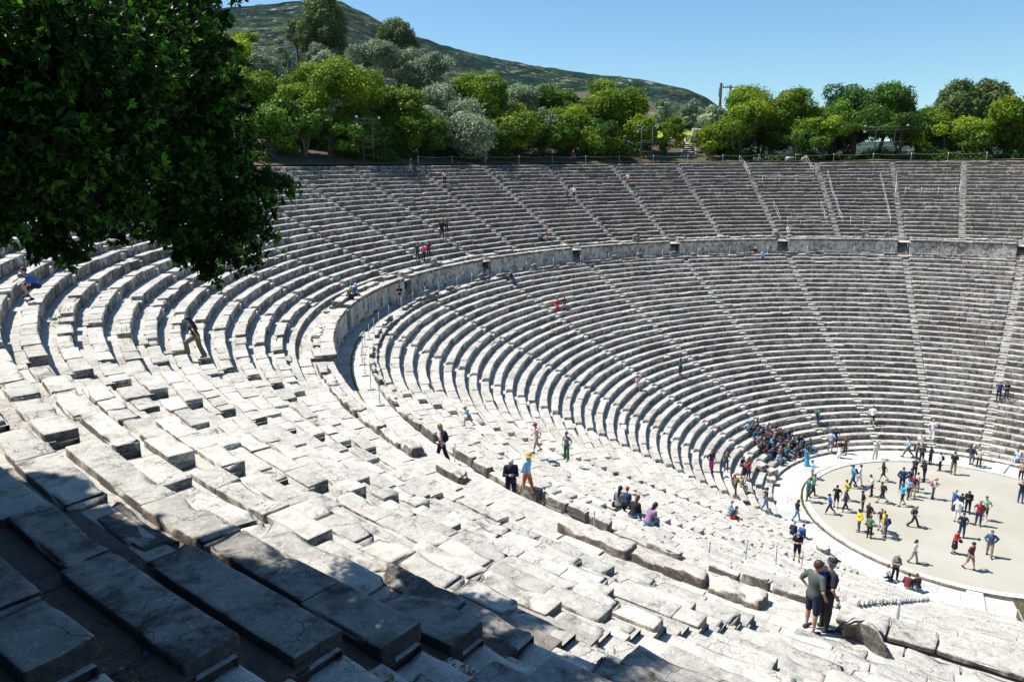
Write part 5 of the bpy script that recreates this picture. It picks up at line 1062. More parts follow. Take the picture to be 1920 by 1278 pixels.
(-5.51,-2.18,0.0,284,1.63,'phone',dict(f=1,t=RED,p=BLACK,skirt=1.0,h=BROWN,sl=1.9,bag=('hand',BLACK,'black handbag held by the woman in red jacket')),
 'woman in red jacket and black skirt on the orchestra','visitors walking about on the orchestra floor',0.026),
(-6.66,-3.66,0.0,263,1.85,'walk',dict(t=MAROON,p=KHAKIB,pl=.90,h=BLACKH,hat=('beanie',BLACK)),
 'man in maroon t-shirt, khaki shorts and black beanie walking','visitors walking about on the orchestra floor',0.024),
(-4.12,-3.56,0.0,202,1.82,'walk',dict(t=DENIM,p=GREYK,h=BROWN,glasses=1,sl=1.9,te=.026),
 'man in denim-blue jacket and grey trousers with sunglasses walking forward','visitors walking about on the orchestra floor',0.024),
(-11.38,-1.86,-0.03,228,1.75,'phone',dict(f=1,t=GREY,p=BLACK,h=BLOND,hl=.3,sl=1.9,te=.03,glasses=1,bag=('pack',NAVYB,'long navy bag on the back of the blonde woman in grey')),
 'blonde woman in grey top and sunglasses standing on the ring','visitors on the paved ring round the orchestra',0.022),
(-11.95,-1.59,0.2,343,1.68,'sit',dict(t=WHITE,p=NAVYD,h=REDH,sl=1.5),
 'red-haired man in white shirt sitting by the ring','visitors on the paved ring round the orchestra',0.022),
(-11.94,-2.88,0.2,17,1.68,'sitlean',dict(t=MAROON,p=BEIGE,h=BROWN,sl=1.9,te=.03),
 'person in maroon hooded jacket sitting by the ring','visitors on the paved ring round the orchestra',0.022),
(-11.52,-3.29,0.2,56,1.68,'sithug',dict(f=1,t=BLACK,p=JEANSL,h=CHEST),
 'woman in black t-shirt and light jeans sitting by the ring','visitors on the paved ring round the orchestra',0.022),
]
CROWD = [
(1.54,13.05,0.47,282,1.6,'sitback',GREYGREEN,JEANSL,BROWN,'pupil with brown hair, grey-green top and light jeans, lowest row of seated crowd',1),
(1.04,13.1,0.47,254,1.72,'sitphone',DENIM,OLIVED,BROWN,'pupil with brown hair, denim top and olive trousers, lowest row of seated crowd',0),
(0.34,13.14,0.47,257,1.53,'sitback',DENIM,JEANS,CHEST,'pupil with chestnut hair, denim top and blue jeans, lowest row of seated crowd',1),
(-0.16,13.14,0.47,262,1.51,'sitlean',NAVYD,BLACK,BROWN,'pupil with brown hair, navy top and black trousers, lowest row of seated crowd',1),
(-0.73,13.12,0.47,294,1.53,'sitlean',TEAL,DUSTPINK,CHEST,'pupil with chestnut hair, teal top and dusty pink trousers, lowest row of seated crowd',1),
(-1.23,13.08,0.47,272,1.68,'sitback',TEAL,GREY,BLOND,'pupil with blonde hair, teal top and grey trousers, lowest row of seated crowd',1),
(-1.92,13.0,0.47,296,1.65,'sit',TEAL,CHAR,BLACKH,'pupil with black hair, teal top and charcoal trousers, lowest row of seated crowd',0),
(-2.61,12.88,0.47,302,1.7,'sitback',MAROON,JEANSL,BLOND,'pupil with blonde hair, maroon top and light jeans, lowest row of seated crowd',1),
(-3.1,12.77,0.47,267,1.61,'sithug',LTBLUE,GREY,BROWN,'pupil with brown hair, light blue top and grey trousers, lowest row of seated crowd',0),
(1.39,13.83,0.85,243,1.59,'sitphone',NAVYD,JEANS,CHEST,'pupil with chestnut hair, navy top and blue jeans, second row of seated crowd',0),
(0.9,13.87,0.85,269,1.7,'sitlean',BLACK,JEANSL,CHEST,'pupil with chestnut hair, black top and light jeans, second row of seated crowd',0),
(0.4,13.9,0.85,251,1.62,'sit',PALEPINK,NAVYD,BLACKH,'pupil with black hair, pale pink top and navy trousers, second row of seated crowd',0),
(-0.13,13.9,0.85,292,1.57,'sitlean',DENIM,BLACK,BROWN,'pupil with brown hair, denim top and black trousers, second row of seated crowd',0),
(-0.7,13.88,0.85,268,1.69,'sithug',DUSTPINK,OLIVED,CHEST,'pupil with chestnut hair, dusty pink top and olive trousers, second row of seated crowd',0),
(-1.4,13.83,0.85,282,1.66,'sitlean',NAVYB,BEIGE,BROWN,'pupil with brown hair, blue top and beige trousers, second row of seated crowd',1),
(-1.92,13.77,0.85,299,1.57,'sitphone',GREY,BEIGE,BLACKH,'pupil with black hair, grey top and beige trousers, second row of seated crowd',0),
(-2.42,13.69,0.85,279,1.65,'sitlean',BLACK,JEANSL,BLOND,'pupil with blonde hair, black top and light jeans, second row of seated crowd',0),
(-2.93,13.59,0.85,302,1.5,'sitlean',DENIM,BLACK,BLACKH,'pupil with black hair, denim top and black trousers, second row of seated crowd',1),
(-3.49,13.46,0.85,276,1.58,'sitback',MAROON,JEANS,BROWN,'pupil with brown hair, maroon top and blue jeans, second row of seated crowd',1),
(0.71,14.65,1.24,259,1.55,'sitlean',BLACK,JEANS,BLACKH,'pupil with black hair, black top and blue jeans, third row of seated crowd',1),
(0.21,14.66,1.24,252,1.57,'sitlean',TEAL,NAVYD,BLOND,'pupil with blonde hair, teal top and navy trousers, third row of seated crowd',0),
(-0.29,14.66,1.24,264,1.64,'sitback',BROWNC,NAVYD,BROWN,'pupil with brown hair, brown top and navy trousers, third row of seated crowd',1),
(-0.79,14.64,1.24,293,1.57,'sitback',NAVYD,OLIVED,BLACKH,'pupil with black hair, navy top and olive trousers, third row of seated crowd',1),
(-1.31,14.61,1.24,289,1.58,'sit',GREY,NAVYD,BLOND,'pupil with blonde hair, grey top and navy trousers, third row of seated crowd',1),
(-2.01,14.53,1.24,284,1.56,'sitback',DENIM,JEANSL,CHEST,'pupil with chestnut hair, denim top and light jeans, third row of seated crowd',1),
(-2.58,14.44,1.24,279,1.68,'sitback',CHAR,BLACK,BROWN,'pupil with brown hair, charcoal top and black trousers, third row of seated crowd',0),
(-3.14,14.32,1.24,262,1.6,'sithug',GREYGREEN,CHAR,BLOND,'pupil with blonde hair, grey-green top and charcoal trousers, third row of seated crowd',0),
(-3.65,14.2,1.24,300,1.69,'sitlean',GREYGREEN,CHAR,BROWN,'pupil with brown hair, grey-green top and charcoal trousers, third row of seated crowd',1),
(-0.13,15.43,1.62,274,1.5,'sithug',NAVYB,BEIGE,BROWN,'pupil with brown hair, blue top and beige trousers, fourth row of seated crowd',1),
(-0.83,15.4,1.62,274,1.59,'sitback',PALEPINK,BLACK,BROWN,'pupil with brown hair, pale pink top and black trousers, fourth row of seated crowd',1),
(-1.33,15.37,1.62,289,1.51,'sit',DENIM,DUSTPINK,BLACKH,'pupil with black hair, denim top and dusty pink trousers, fourth row of seated crowd',1),
(-2.03,15.29,1.62,290,1.7,'sit',NAVYD,CHAR,BROWN,'pupil with brown hair, navy top and charcoal trousers, fourth row of seated crowd',0),
(-2.52,15.22,1.62,260,1.56,'sitlean',DENIM,BEIGE,BLOND,'pupil with blonde hair, denim top and beige trousers, fourth row of seated crowd',0),
(-3.21,15.09,1.62,274,1.68,'sit',TEAL,DUSTPINK,BLACKH,'pupil with black hair, teal top and dusty pink trousers, fourth row of seated crowd',0),
(-1.45,16.12,2.0,291,1.52,'sitback',NAVYD,BLACK,CHEST,'pupil with chestnut hair, navy top and black trousers, fifth row of seated crowd',1),
(-1.95,16.07,2.0,272,1.59,'sitlean',GREY,JEANSL,BLACKH,'pupil with black hair, grey top and light jeans, fifth row of seated crowd',1),
(-2.44,16.0,2.0,262,1.5,'sithug',GREY,NAVYD,CHEST,'pupil with chestnut hair, grey top and navy trousers, fifth row of seated crowd',1),
(-2.94,15.92,2.0,275,1.63,'sitback',LTBLUE,BLACK,BROWN,'pupil with brown hair, light blue top and black trousers, fifth row of seated crowd',1),
]
for (x, y, z, az, H, pose, c, lab, grp, res) in PEOPLE: figure('person', (x, y, z), az, H, pose, dict(c, sk=int(abs(x*7+y*3)) % 4), lab, grp, res)
for (x, y, z, az, H, pose, t_, p_, h_, lab, fm) in CROWD:
    figure('person', (x, y, z), az, H, pose, dict(t=t_, p=p_, h=h_, f=fm, hl=0.5*fm, sl=1.9 if H > 1.6 else 0.7, sk=int(abs(x*7+y*5)) % 4), lab, 'seated crowd beside the orchestra', 0.038)
# ================================================================== small things
def height(R, k, st=None):
    """height of the stone surface at (R, k)"""
    if R < 10.15: return 0.0
    if R < 12.31: return -0.035
    if R < RL0: return 0.17
    if R < RL0+PL*34-0.2: i = int((R-RL0)/PL); r = R-RL0-i*PL; z0, h = ZL0, HL
    elif R < 38.98: return 13.4
    elif R < 40.85: return Z_WALK
    elif R < 41.6: return Z_WALL
    elif R < RU0: return 14.75
    elif R < RU0+PU*21: i = int((R-RU0)/PU); r = R-RU0-i*PU; z0, h = ZU0, HU
    else: return ZU0+HU*20+0.02
    k2 = k*(1 if z0 == ZL0 else 2); on = abs(k2-round(k2))/(1 if z0 == ZL0 else 2)/float(dk_m(k, R)) < 0.37 if st is None else st
    return z0+h*i-((h*0.52 if r < 0.45 else 0.085) if on else (0 if r < 0.44 else 0.12 if z0 == ZU0 else 0.075))
POSTM = plain('galvanised', (0.55, 0.56, 0.57), 0.45, 0.1, 20, 0.5); POSTW = plain('white_paint', (0.75, 0.75, 0.73), 0.6, 0.1, 20); ROPE = plain('rope', (0.36, 0.31, 0.22), 0.9, 0.2, 30)
DARKM = plain('dark_steel', (0.05, 0.055, 0.06), 0.5, 0.2, 10, 0.4); WOODP = plain('pole_wood', (0.035, 0.025, 0.02), 0.9, 0.3, 12); CONC = plain('weathered_concrete', (0.45, 0.37, 0.27), 0.95, 0.3, 2.5, bump=0.5)
def box(acc, c, s, tint=(1, 0, 0), R3=None):
    c = np.asarray(c, float); B = np.array([(x, y, z) for x in (-.5, .5) for y in (-.5, .5) for z in (-.5, .5)])*np.asarray(s, float)
    if R3 is not None: B = B@R3.T
    acc.add(B+c, np.array([(0, 1, 3, 2), (4, 6, 7, 5), (0, 4, 5, 1), (2, 3, 7, 6), (0, 2, 6, 4), (1, 5, 7, 3)]), tint)
_hr = np.random.default_rng(321)
def post(R, k, z, h, label, group, foot=True, r=0.022, mat=None):
    p = pt(k, R, z); a_ = float(np.degrees(np.arctan2(p[1], p[0]))); o = tag(empty('metal_post', tuple(p), rad(a_)), label, 'post', group); tl = _hr.normal(0, 0.02, 2)
    a = Acc(); tube(a, np.array([(0, 0, 0.0), (tl[0]*h*0.5, tl[1]*h*0.5, h*0.5), (tl[0]*h, tl[1]*h, h)]), [r, r, r], 8); tube(a, np.array([(tl[0]*h, tl[1]*h, h-0.05), (tl[0]*h, tl[1]*h, h+0.012)]), [r*1.25, r*1.25], 8); a.build('pole', mat or POSTM, o)
    if foot: a = Acc(); box(a, (0, 0, 0.03), (0.34, 0.26, 0.06)); a.build('foot', PAVE, o)
    return o
ks = [6.0, 6.15, 6.35, 6.55, 6.8, 7.0, 7.2, 7.4, 7.65, 7.85, 8.0, 8.15, 8.3, 8.45, 8.62, 8.8, 9.0, 9.2]
for q in ks: post(39.35+_hr.normal(0, 0.04), q, Z_WALK, 0.95, 'thin metal post on a flat stone foot standing along the inner edge of the walkway', 'posts along the walkway')
for q in (2.1, 2.4, 2.8, 3.15, 3.5, 3.8, 4.15, 4.4, 4.7, 5.0, 5.3, 5.6, 5.8): post(40.2, q, Z_WALK, 0.9, 'thin pale metal post standing in front of the retaining wall', 'posts before the wall', r=0.02, mat=POSTW)
for R, k, h, lb in ((39.3, 9.82, 0.80, 'metal post beside the gap with the long-haired blonde woman'), (39.3, 10.15, 0.85, 'metal post just right of the man in the straw hat'), (39.3, 10.42, 0.80, 'metal post left of the four seated friends'),
                 (34.9, 10.53, 0.70, 'leftmost of the five slim posts leading down to the orchestra'), (32.3, 10.53, 0.85, 'second of the five slim posts leading down to the orchestra'), (29.2, 10.50, 0.85, 'middle one of the five slim posts leading down to the orchestra'),
                 (26.2, 10.47, 0.85, 'slim post right of the man in the grey cap'), (22.6, 10.42, 0.9, 'lowest of the five slim posts leading down to the orchestra'), (39.1, 11.13, 1.05, 'thick galvanised post standing right of the dark broken block')):
    post(R, k, height(R, k, False), h, lb, 'posts down the near stairs' if R < 39 else None, r=0.034 if '11' in str(k) and R > 39 else 0.022)
# rope fence round the rim
def rope_between(acc, a, b, sag, r=0.012, n=7):
    t = np.linspace(0, 1, n)[:, None]; P = a*(1-t)+b*t; P[:, 2] -= (4*sag*t*(1-t))[:, 0]; tube(acc, P, np.full(n, r), 5)
fo = tag(empty('rope_fence', tuple(pt(5, 60, 23.7))), 'rope fence of low posts along the rim beneath the trees', 'fence'); fp = np.array(fo.location)
kk_ = list(np.linspace(5.45, 1.35, 17)); tops = []
for q in kk_:
    p = pt(q, 60.15, 23.7)-fp; a = Acc(); tube(a, np.array([p-(0, 0, 0.1), p+(0, 0, 0.5), p+(0, 0, 1.0)]), [0.024]*3, 7); a.build('post', POSTM, fo); tops.append(p+(0, 0, 0.92))
for a_, b_ in zip(tops[:-1], tops[1:]): a = Acc(); rope_between(a, a_, b_, 0.16, 0.013); a.build('rope', ROPE, fo)
# handrails and rope barriers on the upper right stairs
names_ = ['at the top of the stair above the seated man in white', 'at the top of the next stair to its right', 'longest, beside the middle right stair', 'left of the stair near the right edge', 'right of the stair near the right edge, upper part', 'beside the rightmost upper stair', 'low down left of the seated man in white', 'low down next to the longest handrail']
for (A_, B_), nm in zip(HANDRAILS, names_):
    n = max(2, int(round((A_[0]-B_[0])/2.2))+1); base = pt(A_[1], A_[0], 0); o = tag(empty('handrail', (base[0], base[1], height(A_[0], A_[1], False))), 'white metal handrail '+nm, 'handrail', 'handrails of the upper tier'); ob = np.array(o.location); tp = []
    for i in range(n):
        t_ = i/(n-1); R = A_[0]+(B_[0]-A_[0])*t_; k = A_[1]+(B_[1]-A_[1])*t_+0.035; z = height(R, k, False); p = pt(k, R, z)-ob
        a = Acc(); tube(a, np.array([p, p+(0, 0, 0.5), p+(0, 0, 1.0)]), [0.02]*3, 6); a.build('post', POSTM, o); tp.append(p)
    for hh in (0.98, 0.55): a = Acc(); tube(a, np.array([p+(0, 0, hh) for p in tp]) if n > 2 else np.array([tp[0]+(0, 0, hh), (tp[0]+tp[1])/2+(0, 0, hh), tp[1]+(0, 0, hh)]), [0.017]*max(n, 3), 6); a.build('rail', POSTM, o)
for (k0, k1, R, nm) in ((2.93, 2.56, 54.6, 'across the high rows between two handrails'), (2.88, 2.56, 45.0, 'across the low rows left of the longest handrail'), (2.38, 2.08, 45.0, 'across the low rows right of the longest handrail'), (1.94, 1.56, 51.0, 'sagging across the rows near the right edge')):
    p0 = pt(k0, R, height(R, k0, False)); o = tag(empty('rope_barrier', tuple(p0)), 'pale rope barrier on posts '+nm, 'barrier', 'rope barriers of the upper tier'); tp = []
    for q in np.linspace(k0, k1, 4):
        p = pt(q, R, height(R, q, False))-p0; a = Acc(); tube(a, np.array([p, p+(0, 0, 0.5), p+(0, 0, 0.95)]), [0.026]*3, 6); a.build('post', POSTW, o); tp.append(p+(0, 0, 0.9))
    for a_, b_ in zip(tp[:-1], tp[1:]): a = Acc(); rope_between(a, a_, b_, 0.22, 0.02); a.build('rope', POSTW, o)
# lighting frames among the trees
FRM = plain('weathered_frame_steel', (0.10, 0.10, 0.095), 0.7, 0.2, 6)
def frame(x, y, z, az, wd, h, label, rungs, wide):
    o = tag(empty('lighting_frame', (x, y, z), rad(az)), label, 'frame')
    for s in (-1, 1): a = Acc(); tube(a, np.array([(0, s*wd/2, 0), (0, s*wd/2, h/2), (0, s*wd/2, h)]), [0.05]*3, 7); a.build('upright', FRM, o)
    for q in rungs: a = Acc(); tube(a, np.array([(0.03, -wd*0.5, q*h), (0.03, 0, q*h), (0.03, wd*0.5, q*h)]), [0.04]*3, 6); a.build('rung', FRM, o)
    for q in (0.99, 0.91, 0.55): a = Acc(); tube(a, np.array([(-0.06, -wide/2, q*h), (-0.06, 0, q*h), (-0.06, wide/2, q*h)]), [0.05]*3, 6); a.build('crossbar', FRM, o)
    for s, q in ((-1, 1.03), (1, 1.03), (1, 0.86)):
        a = Acc(); box(a, (-0.12, s*wide*0.46, q*h), (0.22, 0.34, 0.26)); l_ = a.build('floodlight', DARKM, o); a = Acc(); box(a, (-0.24, s*wide*0.46, q*h), (0.02, 0.28, 0.2)); a.build('lens', plain('lamp_glass', (0.7, 0.72, 0.75), 0.2), l_)
frame(-17.65, 58.2, 23.75, 107, 1.4, 4.9, 'tall ladder-like metal lighting frame under the trees at left', (0.2, 0.38, 0.5, 0.62), 3.4)
frame(22.5, 56.5, 23.75, 68, 1.6, 4.8, 'metal lighting frame half hidden among the trees left of the path', (0.3, 0.6), 3.2)
frame(47.95, 37.5, 23.75, 38, 2.3, 4.4, 'wide metal lighting frame under the dark trees at right', (0.4,), 5.6)
# utility poles beyond the trees
a = Acc(); o = tag(empty('utility_pole', (57.6, 75.5, 20)), 'thick dark wooden pole standing above the trees right of the hill', 'pole'); tube(a, np.array([(0, 0, 0), (0, 0, 9), (0.1, 0, 17.6)]), [0.3, 0.26, 0.22], 9); a.build('shaft', WOODP, o)
a = Acc(); tube(a, np.array([(-0.35, 0, 15.2), (-0.38, 0, 16), (-0.35, 0, 16.8)]), [0.07]*3, 6); a.build('insulator', DARKM, o)
a = Acc(); o = tag(empty('utility_pole', (62.8, 77.8, 20), rad(-35)), 'thinner pole with a crossbar and hanging wires right of the thick pole', 'pole'); tube(a, np.array([(0, 0, 0), (0, 0, 9), (0, 0, 17.7)]), [0.24, 0.2, 0.17], 9); a.build('shaft', WOODP, o)
a = Acc(); box(a, (0, 0, 17.3), (2.9, 0.16, 0.18)); a.build('crossbar', WOODP, o)
for dx in (-1.35, -0.5, 1.3): a = Acc(); tube(a, np.array([(dx, 0, 17.35), (dx, 0, 17.55), (dx, 0, 17.75)]), [0.06]*3, 6); a.build('insulator', DARKM, o)
# path with stone steps and a plinth
def rough(name, c, s, rz, label, cat, group=None, T=(0.9, 0.2, 0.05), seed=1, amp=0.06, n=(9, 8, 7), top=1.0, tilt=0.0, parent=None, mat=None):
    L, Q, nn = shell(*n); U = L/np.array(nn)*2-1.0; nd = np.linalg.norm(U, axis=1, keepdims=True); U = U*(1-0.16*np.clip(nd-1, 0, 1)); h = np.asarray(s, float)/2; P = U*h; P[:, :2] *= 1-(1-top)*(U[:, 2:3]+1)/2
    P = P+np.stack([vnoise(P*2.6/max(s)**0.5+seed*7.7+i*13, seed+i) for i in range(3)], -1)*amp*1.6+np.stack([vnoise(P*9+i*5, seed+i) for i in range(3)], -1)*amp*0.35
    if tilt: P = P@_ry(tilt).T
    o = mesh_np(name, P, Q, mat or STONE, parent, True, attr=np.tile(T, (len(P), 1))); o.location = c; o.rotation_euler = (0, 0, rad(rz)); return tag(o, label, cat, group)
for i in range(7):
    R = 61.0+i*1.5; x_, y_ = 29.9+i*1.0, 55.7+i*1.05; z_ = float(terrain(x_, y_))+0.12
    rough('stone_step', (x_, y_, z_), (0.7, 2.0, 0.35), 60+i, 'worn stone step on the path up from the rim', 'step', 'steps of the path', seed=i+3, amp=0.04)
rough('plinth', (40.3, 64.4, float(terrain(40.3, 64.4))+0.9), (1.7, 1.9, 2.4), 50, 'tan tapering masonry plinth beside the path beyond the rim', 'plinth', seed=11, amp=0.08, top=0.7, mat=CONC)
a = Acc(); L_ = [(30, 55.9), (33.5, 59.3), (37, 62.8), (41, 67.5)]; V = []
for x_, y_ in L_:
    for s in (-1.1, 1.1): xx, yy = x_-s*0.72, y_+s*0.69; V.append((xx, yy, float(terrain(xx, yy))+0.06))
a.add(V, np.array([(0, 1, 3, 2), (2, 3, 5, 4), (4, 5, 7, 6)])); tag(a.build('path', plain('path_dirt', (0.34, 0.28, 0.2), 0.95, 0.3, 3)), kind='structure')
a = Acc(); gx, gy = np.meshgrid(np.linspace(0, 1, 14), np.linspace(0, 1, 14), indexing='ij'); X_ = 37+gx*14-gy*6; Y_ = 68+gy*14+gx*2; V = np.stack([X_, Y_, terrain(X_, Y_)+0.12], -1).reshape(-1, 3); I = np.arange(196).reshape(14, 14)
a.add(V, np.stack([I[:-1, :-1], I[1:, :-1], I[1:, 1:], I[:-1, 1:]], -1).reshape(-1, 4)); tag(a.build('meadow', plain('meadow_grass', (0.26, 0.36, 0.03), 1.0, 0.35, 1.2)), kind='structure')
# loose stones
for i, (x_, y_, sz) in enumerate(((36.3, 49.0, 0.75), (39.8, 46.2, 0.85), (41.5, 45.0, 0.8))): rough('stone_block', (x_, y_, 24.0), (sz*0.8, sz*1.4, 0.6), 50+i*20, 'grey stone block lying on the rim, %s of three' % ('leftmost', 'middle one', 'rightmost')[i], 'block', 'blocks on the rim', seed=20+i, T=(0.8, 0.1, 0))
rk = rough('broken_block', (-38.8, -15.8, 14.92), (0.42, 0.72, 0.46), 25, 'dark lichen-stained broken block lying right of the two foreground boys', 'block', seed=41, amp=0.15, n=(20, 32, 18), T=(0.95, 0.38, 0.0), top=0.55, tilt=-0.3)
for i, (x_, y_, z_, s_, lb) in enumerate(((-5.3, 11.7, 0.42, 0.75, 'rounded pale boulder at the foot of the seated crowd'), (-6.3, 10.8, 0.32, 0.6, 'smaller pale boulder left of the seated crowd on the step'), (-5.6, 12.15, 0.75, 0.6, 'pale boulder beside the lowest pupils of the crowd'), (-8.9, 9.0, 0.3, 0.6, 'squat stone on the step left of the paved ring'), (-12.3, 2.2, 0.35, 0.6, 'squat stone behind the pair seated in blue by the ring'))):
    rough('boulder', (x_, y_, z_), (s_, s_*1.25, s_*0.75), i*40, lb, 'boulder', 'stones by the ring', seed=50+i, T=(0.95, 0.05, 0.02), amp=0.05)
for i, (k, R, lb) in enumerate(((5.62, 39.05, 'upright rounded backrest slab behind the seated person in jeans on the walkway edge'), (6.28, 39.0, 'broken throne back standing on the edge of the walkway, left of the seated person in jeans'), (4.72, 39.0, 'upright backrest slab on the walkway edge above the crowd'), (4.45, 39.0, 'rounded backrest slab on the walkway edge, right of its neighbour'), (4.1, 39.0, 'low backrest slab on the walkway edge near the centre'), (7.05, 38.95, 'leaning backrest slab at the bend of the walkway'))):
    p = pt(k, R, Z_WALK+0.42); rough('backrest_slab', tuple(p), (0.24, 0.85, 0.75), float(np.degrees(np.arctan2(p[1], p[0]))), lb, 'slab', 'backrest slabs', seed=70+i, T=(0.85, 0.2, 0.12), amp=0.04, top=0.75)
for i, (k, lb) in enumerate(((3.05, 'rounded carved slab on the wall top right of centre'), (2.3, 'large rounded slab on the wall top beside the longest handrail'), (2.12, 'pale rounded slab on the wall top next to the larger slab'), (6.55, 'triangular fragment on the wall top below the walkers in pink'), (4.35, 'pointed fragment on the wall top above the walkway'))):
    p = pt(k, 41.6, Z_WALL+0.35); rough('wall_fragment', tuple(p), (0.35, 1.1, 0.85), float(np.degrees(np.arctan2(p[1], p[0]))), lb, 'stone', 'fragments on the wall', seed=90+i, T=(0.95, 0.1, 0.05), amp=0.06, top=0.6)
# camera strap / small bag left on the near stone
a = Acc(); P = np.array([(-49.95, -15.55, 20.36), (-49.86, -15.5, 20.37), (-49.8, -15.58, 20.37), (-49.74, -15.5, 20.36), (-49.84, -15.42, 20.36), (-49.95, -15.46, 20.36), (-50.0, -15.56, 20.36)])
# ---- fallen leaves in the troughs, grass in joints
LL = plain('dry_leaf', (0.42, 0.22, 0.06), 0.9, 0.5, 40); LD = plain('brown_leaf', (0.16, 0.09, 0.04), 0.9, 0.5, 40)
def litter(name, mat, n, f, size, label, cat):
    P = []
    while len(P) < n:
        R, k = f(); P.append(pt(k, R, height(R, k)+0.012))
    P = np.array(P); a = Acc(); N = _hr.normal(0, 0.35, (n, 3)); N[:, 2] = 1; N /= np.linalg.norm(N, axis=1, keepdims=True); A_ = np.cross(N, _hr.normal(0, 1, (n, 3))); A_ /= np.linalg.norm(A_, axis=1, keepdims=True); B_ = np.cross(N, A_); s = (size*_hr.uniform(0.6, 1.4, n))[:, None]; P = P+N*s*0.15
    V = np.stack([P-A_*s, P-B_*s*0.45, P+A_*s, P+B_*s*0.45+N*s*0.2], 1).reshape(-1, 3); a.add(V, np.arange(4*n).reshape(n, 4)); return tag(a.build(name, mat), label, cat, None, 'stuff')
def f_near():
    i = int(_hr.integers(7, 15)); k = _hr.uniform(10.0, 10.98)+_hr.normal(0, 0.05); return RU0+PU*i+_hr.uniform(0.46, 0.58)+abs(_hr.normal(0, 0.06)), k
def f_dark():
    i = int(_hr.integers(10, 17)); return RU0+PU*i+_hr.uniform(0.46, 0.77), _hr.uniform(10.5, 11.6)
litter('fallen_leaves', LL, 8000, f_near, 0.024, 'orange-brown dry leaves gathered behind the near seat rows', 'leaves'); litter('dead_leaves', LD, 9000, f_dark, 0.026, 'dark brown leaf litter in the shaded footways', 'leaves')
GR = leaf_mat('grass_blade', (0.10, 0.22, 0.01), (0.40, 0.42, 0.03), 0.4)
def grass(pts, hgt, label):
    P = np.array(pts); n = len(P); d = _hr.normal(0, 0.5, (n, 3)); d[:, 2] = 1; d /= np.linalg.norm(d, axis=1, keepdims=True); h = (hgt*_hr.uniform(0.4, 1.3, n))[:, None]; s = np.cross(d, _hr.normal(0, 1, (n, 3))); s /= np.linalg.norm(s, axis=1, keepdims=True); w_ = h*0.16
    V = np.stack([P-s*w_, P+s*w_, P+d*h+s*w_*0.2, P+d*h-s*w_*0.2], 1).reshape(-1, 3); a = Acc(); T = np.stack([_hr.uniform(0.7, 1.2, n), _hr.uniform(0, 1, n), np.zeros(n)], -1); a.add(V, np.arange(4*n).reshape(n, 4), np.repeat(T, 4, axis=0)); return tag(a.build('grass', GR), label, 'grass', None, 'stuff')
def gp(k0, k1, R0, R1, z, n, clump=0.0):
    o = []
    for _ in range(n):
        k = _hr.uniform(k0, k1); R = _hr.uniform(R0, R1)
        if clump and vnoise(np.array([k*9.0, R*1.5, 0.5]), 6) < clump: continue
        o.append(pt(k, R, z if z is not None else height(R, k)))
    return o
G = gp(7.3, 9.7, 39.93, 40.03, Z_WALK-0.02, 2600)+gp(7.8, 9.9, 39.2, 39.45, Z_WALK-0.02, 1500, 0.1)+gp(9.2, 10.2, 42.0, 42.3, 14.70, 1500, 0.15)+gp(8.2, 9.1, 42.2, 42.6, 14.70, 1200, 0.1)
for _ in range(60):
    k = _hr.uniform(0.6, 9.8); R = 10.22; 
th_ = _hr.uniform(rad(60), rad(285), 5000); G += [np.array([10.25*math.cos(t_)+_hr.normal(0, 0.03), 10.25*math.sin(t_)+_hr.normal(0, 0.03), -0.08]) for t_ in th_ if vnoise(np.array([t_*9, 0.5, 0.5]), 3) > -0.25]
grass(G, 0.065, 'short green grass along the walkway groove, the wall passage and the orchestra kerb')
G = []
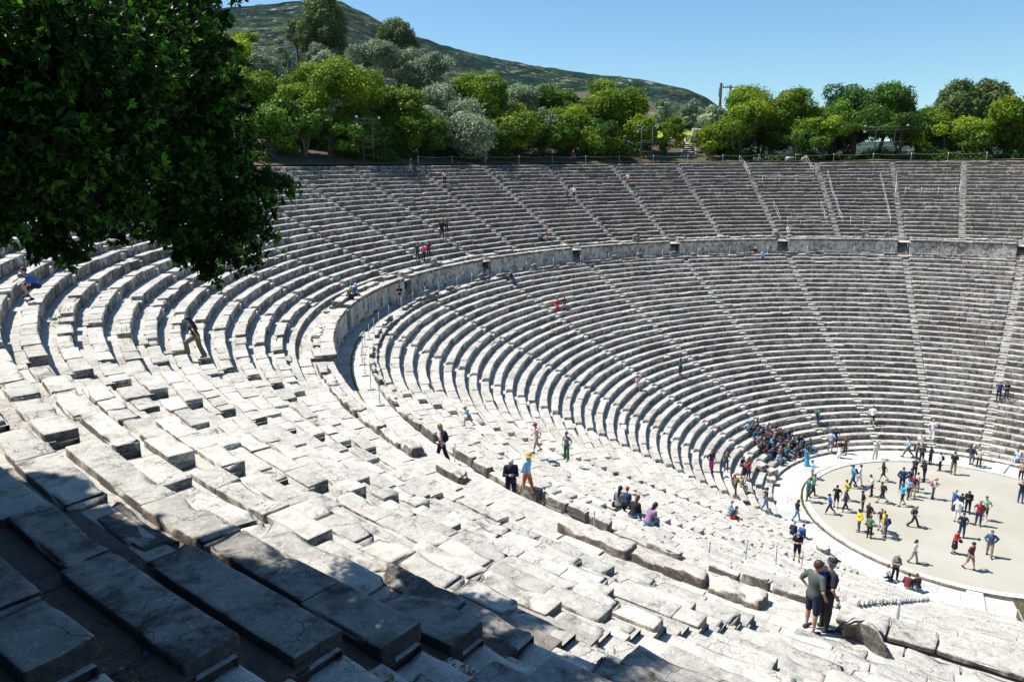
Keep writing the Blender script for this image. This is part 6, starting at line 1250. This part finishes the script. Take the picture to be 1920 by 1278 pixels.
for k0, k1, R0, R1, n in ((1.47, 1.53, 44, 59, 1500), (1.97, 2.03, 43, 48, 500), (2.47, 2.53, 43.5, 50, 600), (0.98, 1.02, 43, 59, 500), (9.42, 9.62, 48.5, 52.5, 900), (8.95, 9.1, 44, 52, 700), (9.46, 9.53, 43.5, 48, 300), (2.7, 2.9, 57.5, 58.7, 200), (4.0, 8.0, 42.1, 43.0, 1500), (6.97, 7.03, 43, 55, 500), (7.47, 7.53, 43, 52, 400), (11.12, 11.22, 41.9, 42.15, 260)):
    G += gp(k0, k1, R0, R1, None, n, 0.12 if n > 250 and k1-k0 < 3.5 else 0.25 if k1-k0 > 3.5 else 0)
grass(G, 0.08, 'sparse green and yellow grass growing in the stairs and joints of the upper rows')
# shrubs and undergrowth beneath the trees
_rs = np.random.default_rng(9)
for i in range(84):
    az = rad(_rs.uniform(24, 125) if i > 14 else _rs.uniform(24, 58)); R = _rs.uniform(62, 70)
    if 57 < math.degrees(az) < 66: continue
    x_, y_ = R*math.cos(az), R*math.sin(az); z_ = float(terrain(x_, y_)); n = 620; u = _rs.normal(0, 1, (n, 3)); u /= np.linalg.norm(u, axis=1, keepdims=True); u[:, 2] = abs(u[:, 2]); sz = _rs.uniform(0.9, 2.1)
    P = u*np.array([sz*1.3, sz*1.3, sz*0.9])*(_rs.uniform(0.4, 1, n)**0.4*(1+0.3*vnoise(u*2+i, 5)))[:, None]; a = Acc(); leaves(a, P, 0.17, _rs, 0.5, u, 1.4, np.stack([_rs.uniform(0.5, 1.0, n), np.clip(_rs.normal(0.2, 0.2, n), 0, 1), np.zeros(n)], -1))
    o = a.build('shrub', LEAF['dark']); o.location = (x_, y_, z_-0.1); tag(o, 'low dark green shrub growing under the trees just behind the rim', 'shrub', 'undergrowth shrubs behind the rim')
# ---- the air between here and the hills
a = Acc(); box(a, (700, 1000, 230), (6600, 6600, 664)); hz = a.build('haze', None)
hm = bpy.data.materials.new('air'); hm.use_nodes = True; ht = hm.node_tree; ht.nodes.remove(ht.nodes['Principled BSDF'])
pv = ht.nodes.new('ShaderNodeVolumePrincipled'); pv.inputs['Color'].default_value = (0.80, 0.90, 1.0, 1); pv.inputs['Density'].default_value = 0.000022; pv.inputs['Anisotropy'].default_value = 0.2
ht.links.new(pv.outputs[0], ht.nodes['Material Output'].inputs['Volume']); hz.data.materials.append(hm); tag(hz, 'thin blue haze in the air between the theatre and the far hills', 'haze', None, 'stuff')
SC.cycles.volume_bounces = 0; SC.cycles.volume_step_rate = 4.0; SC.cycles.volume_max_steps = 64
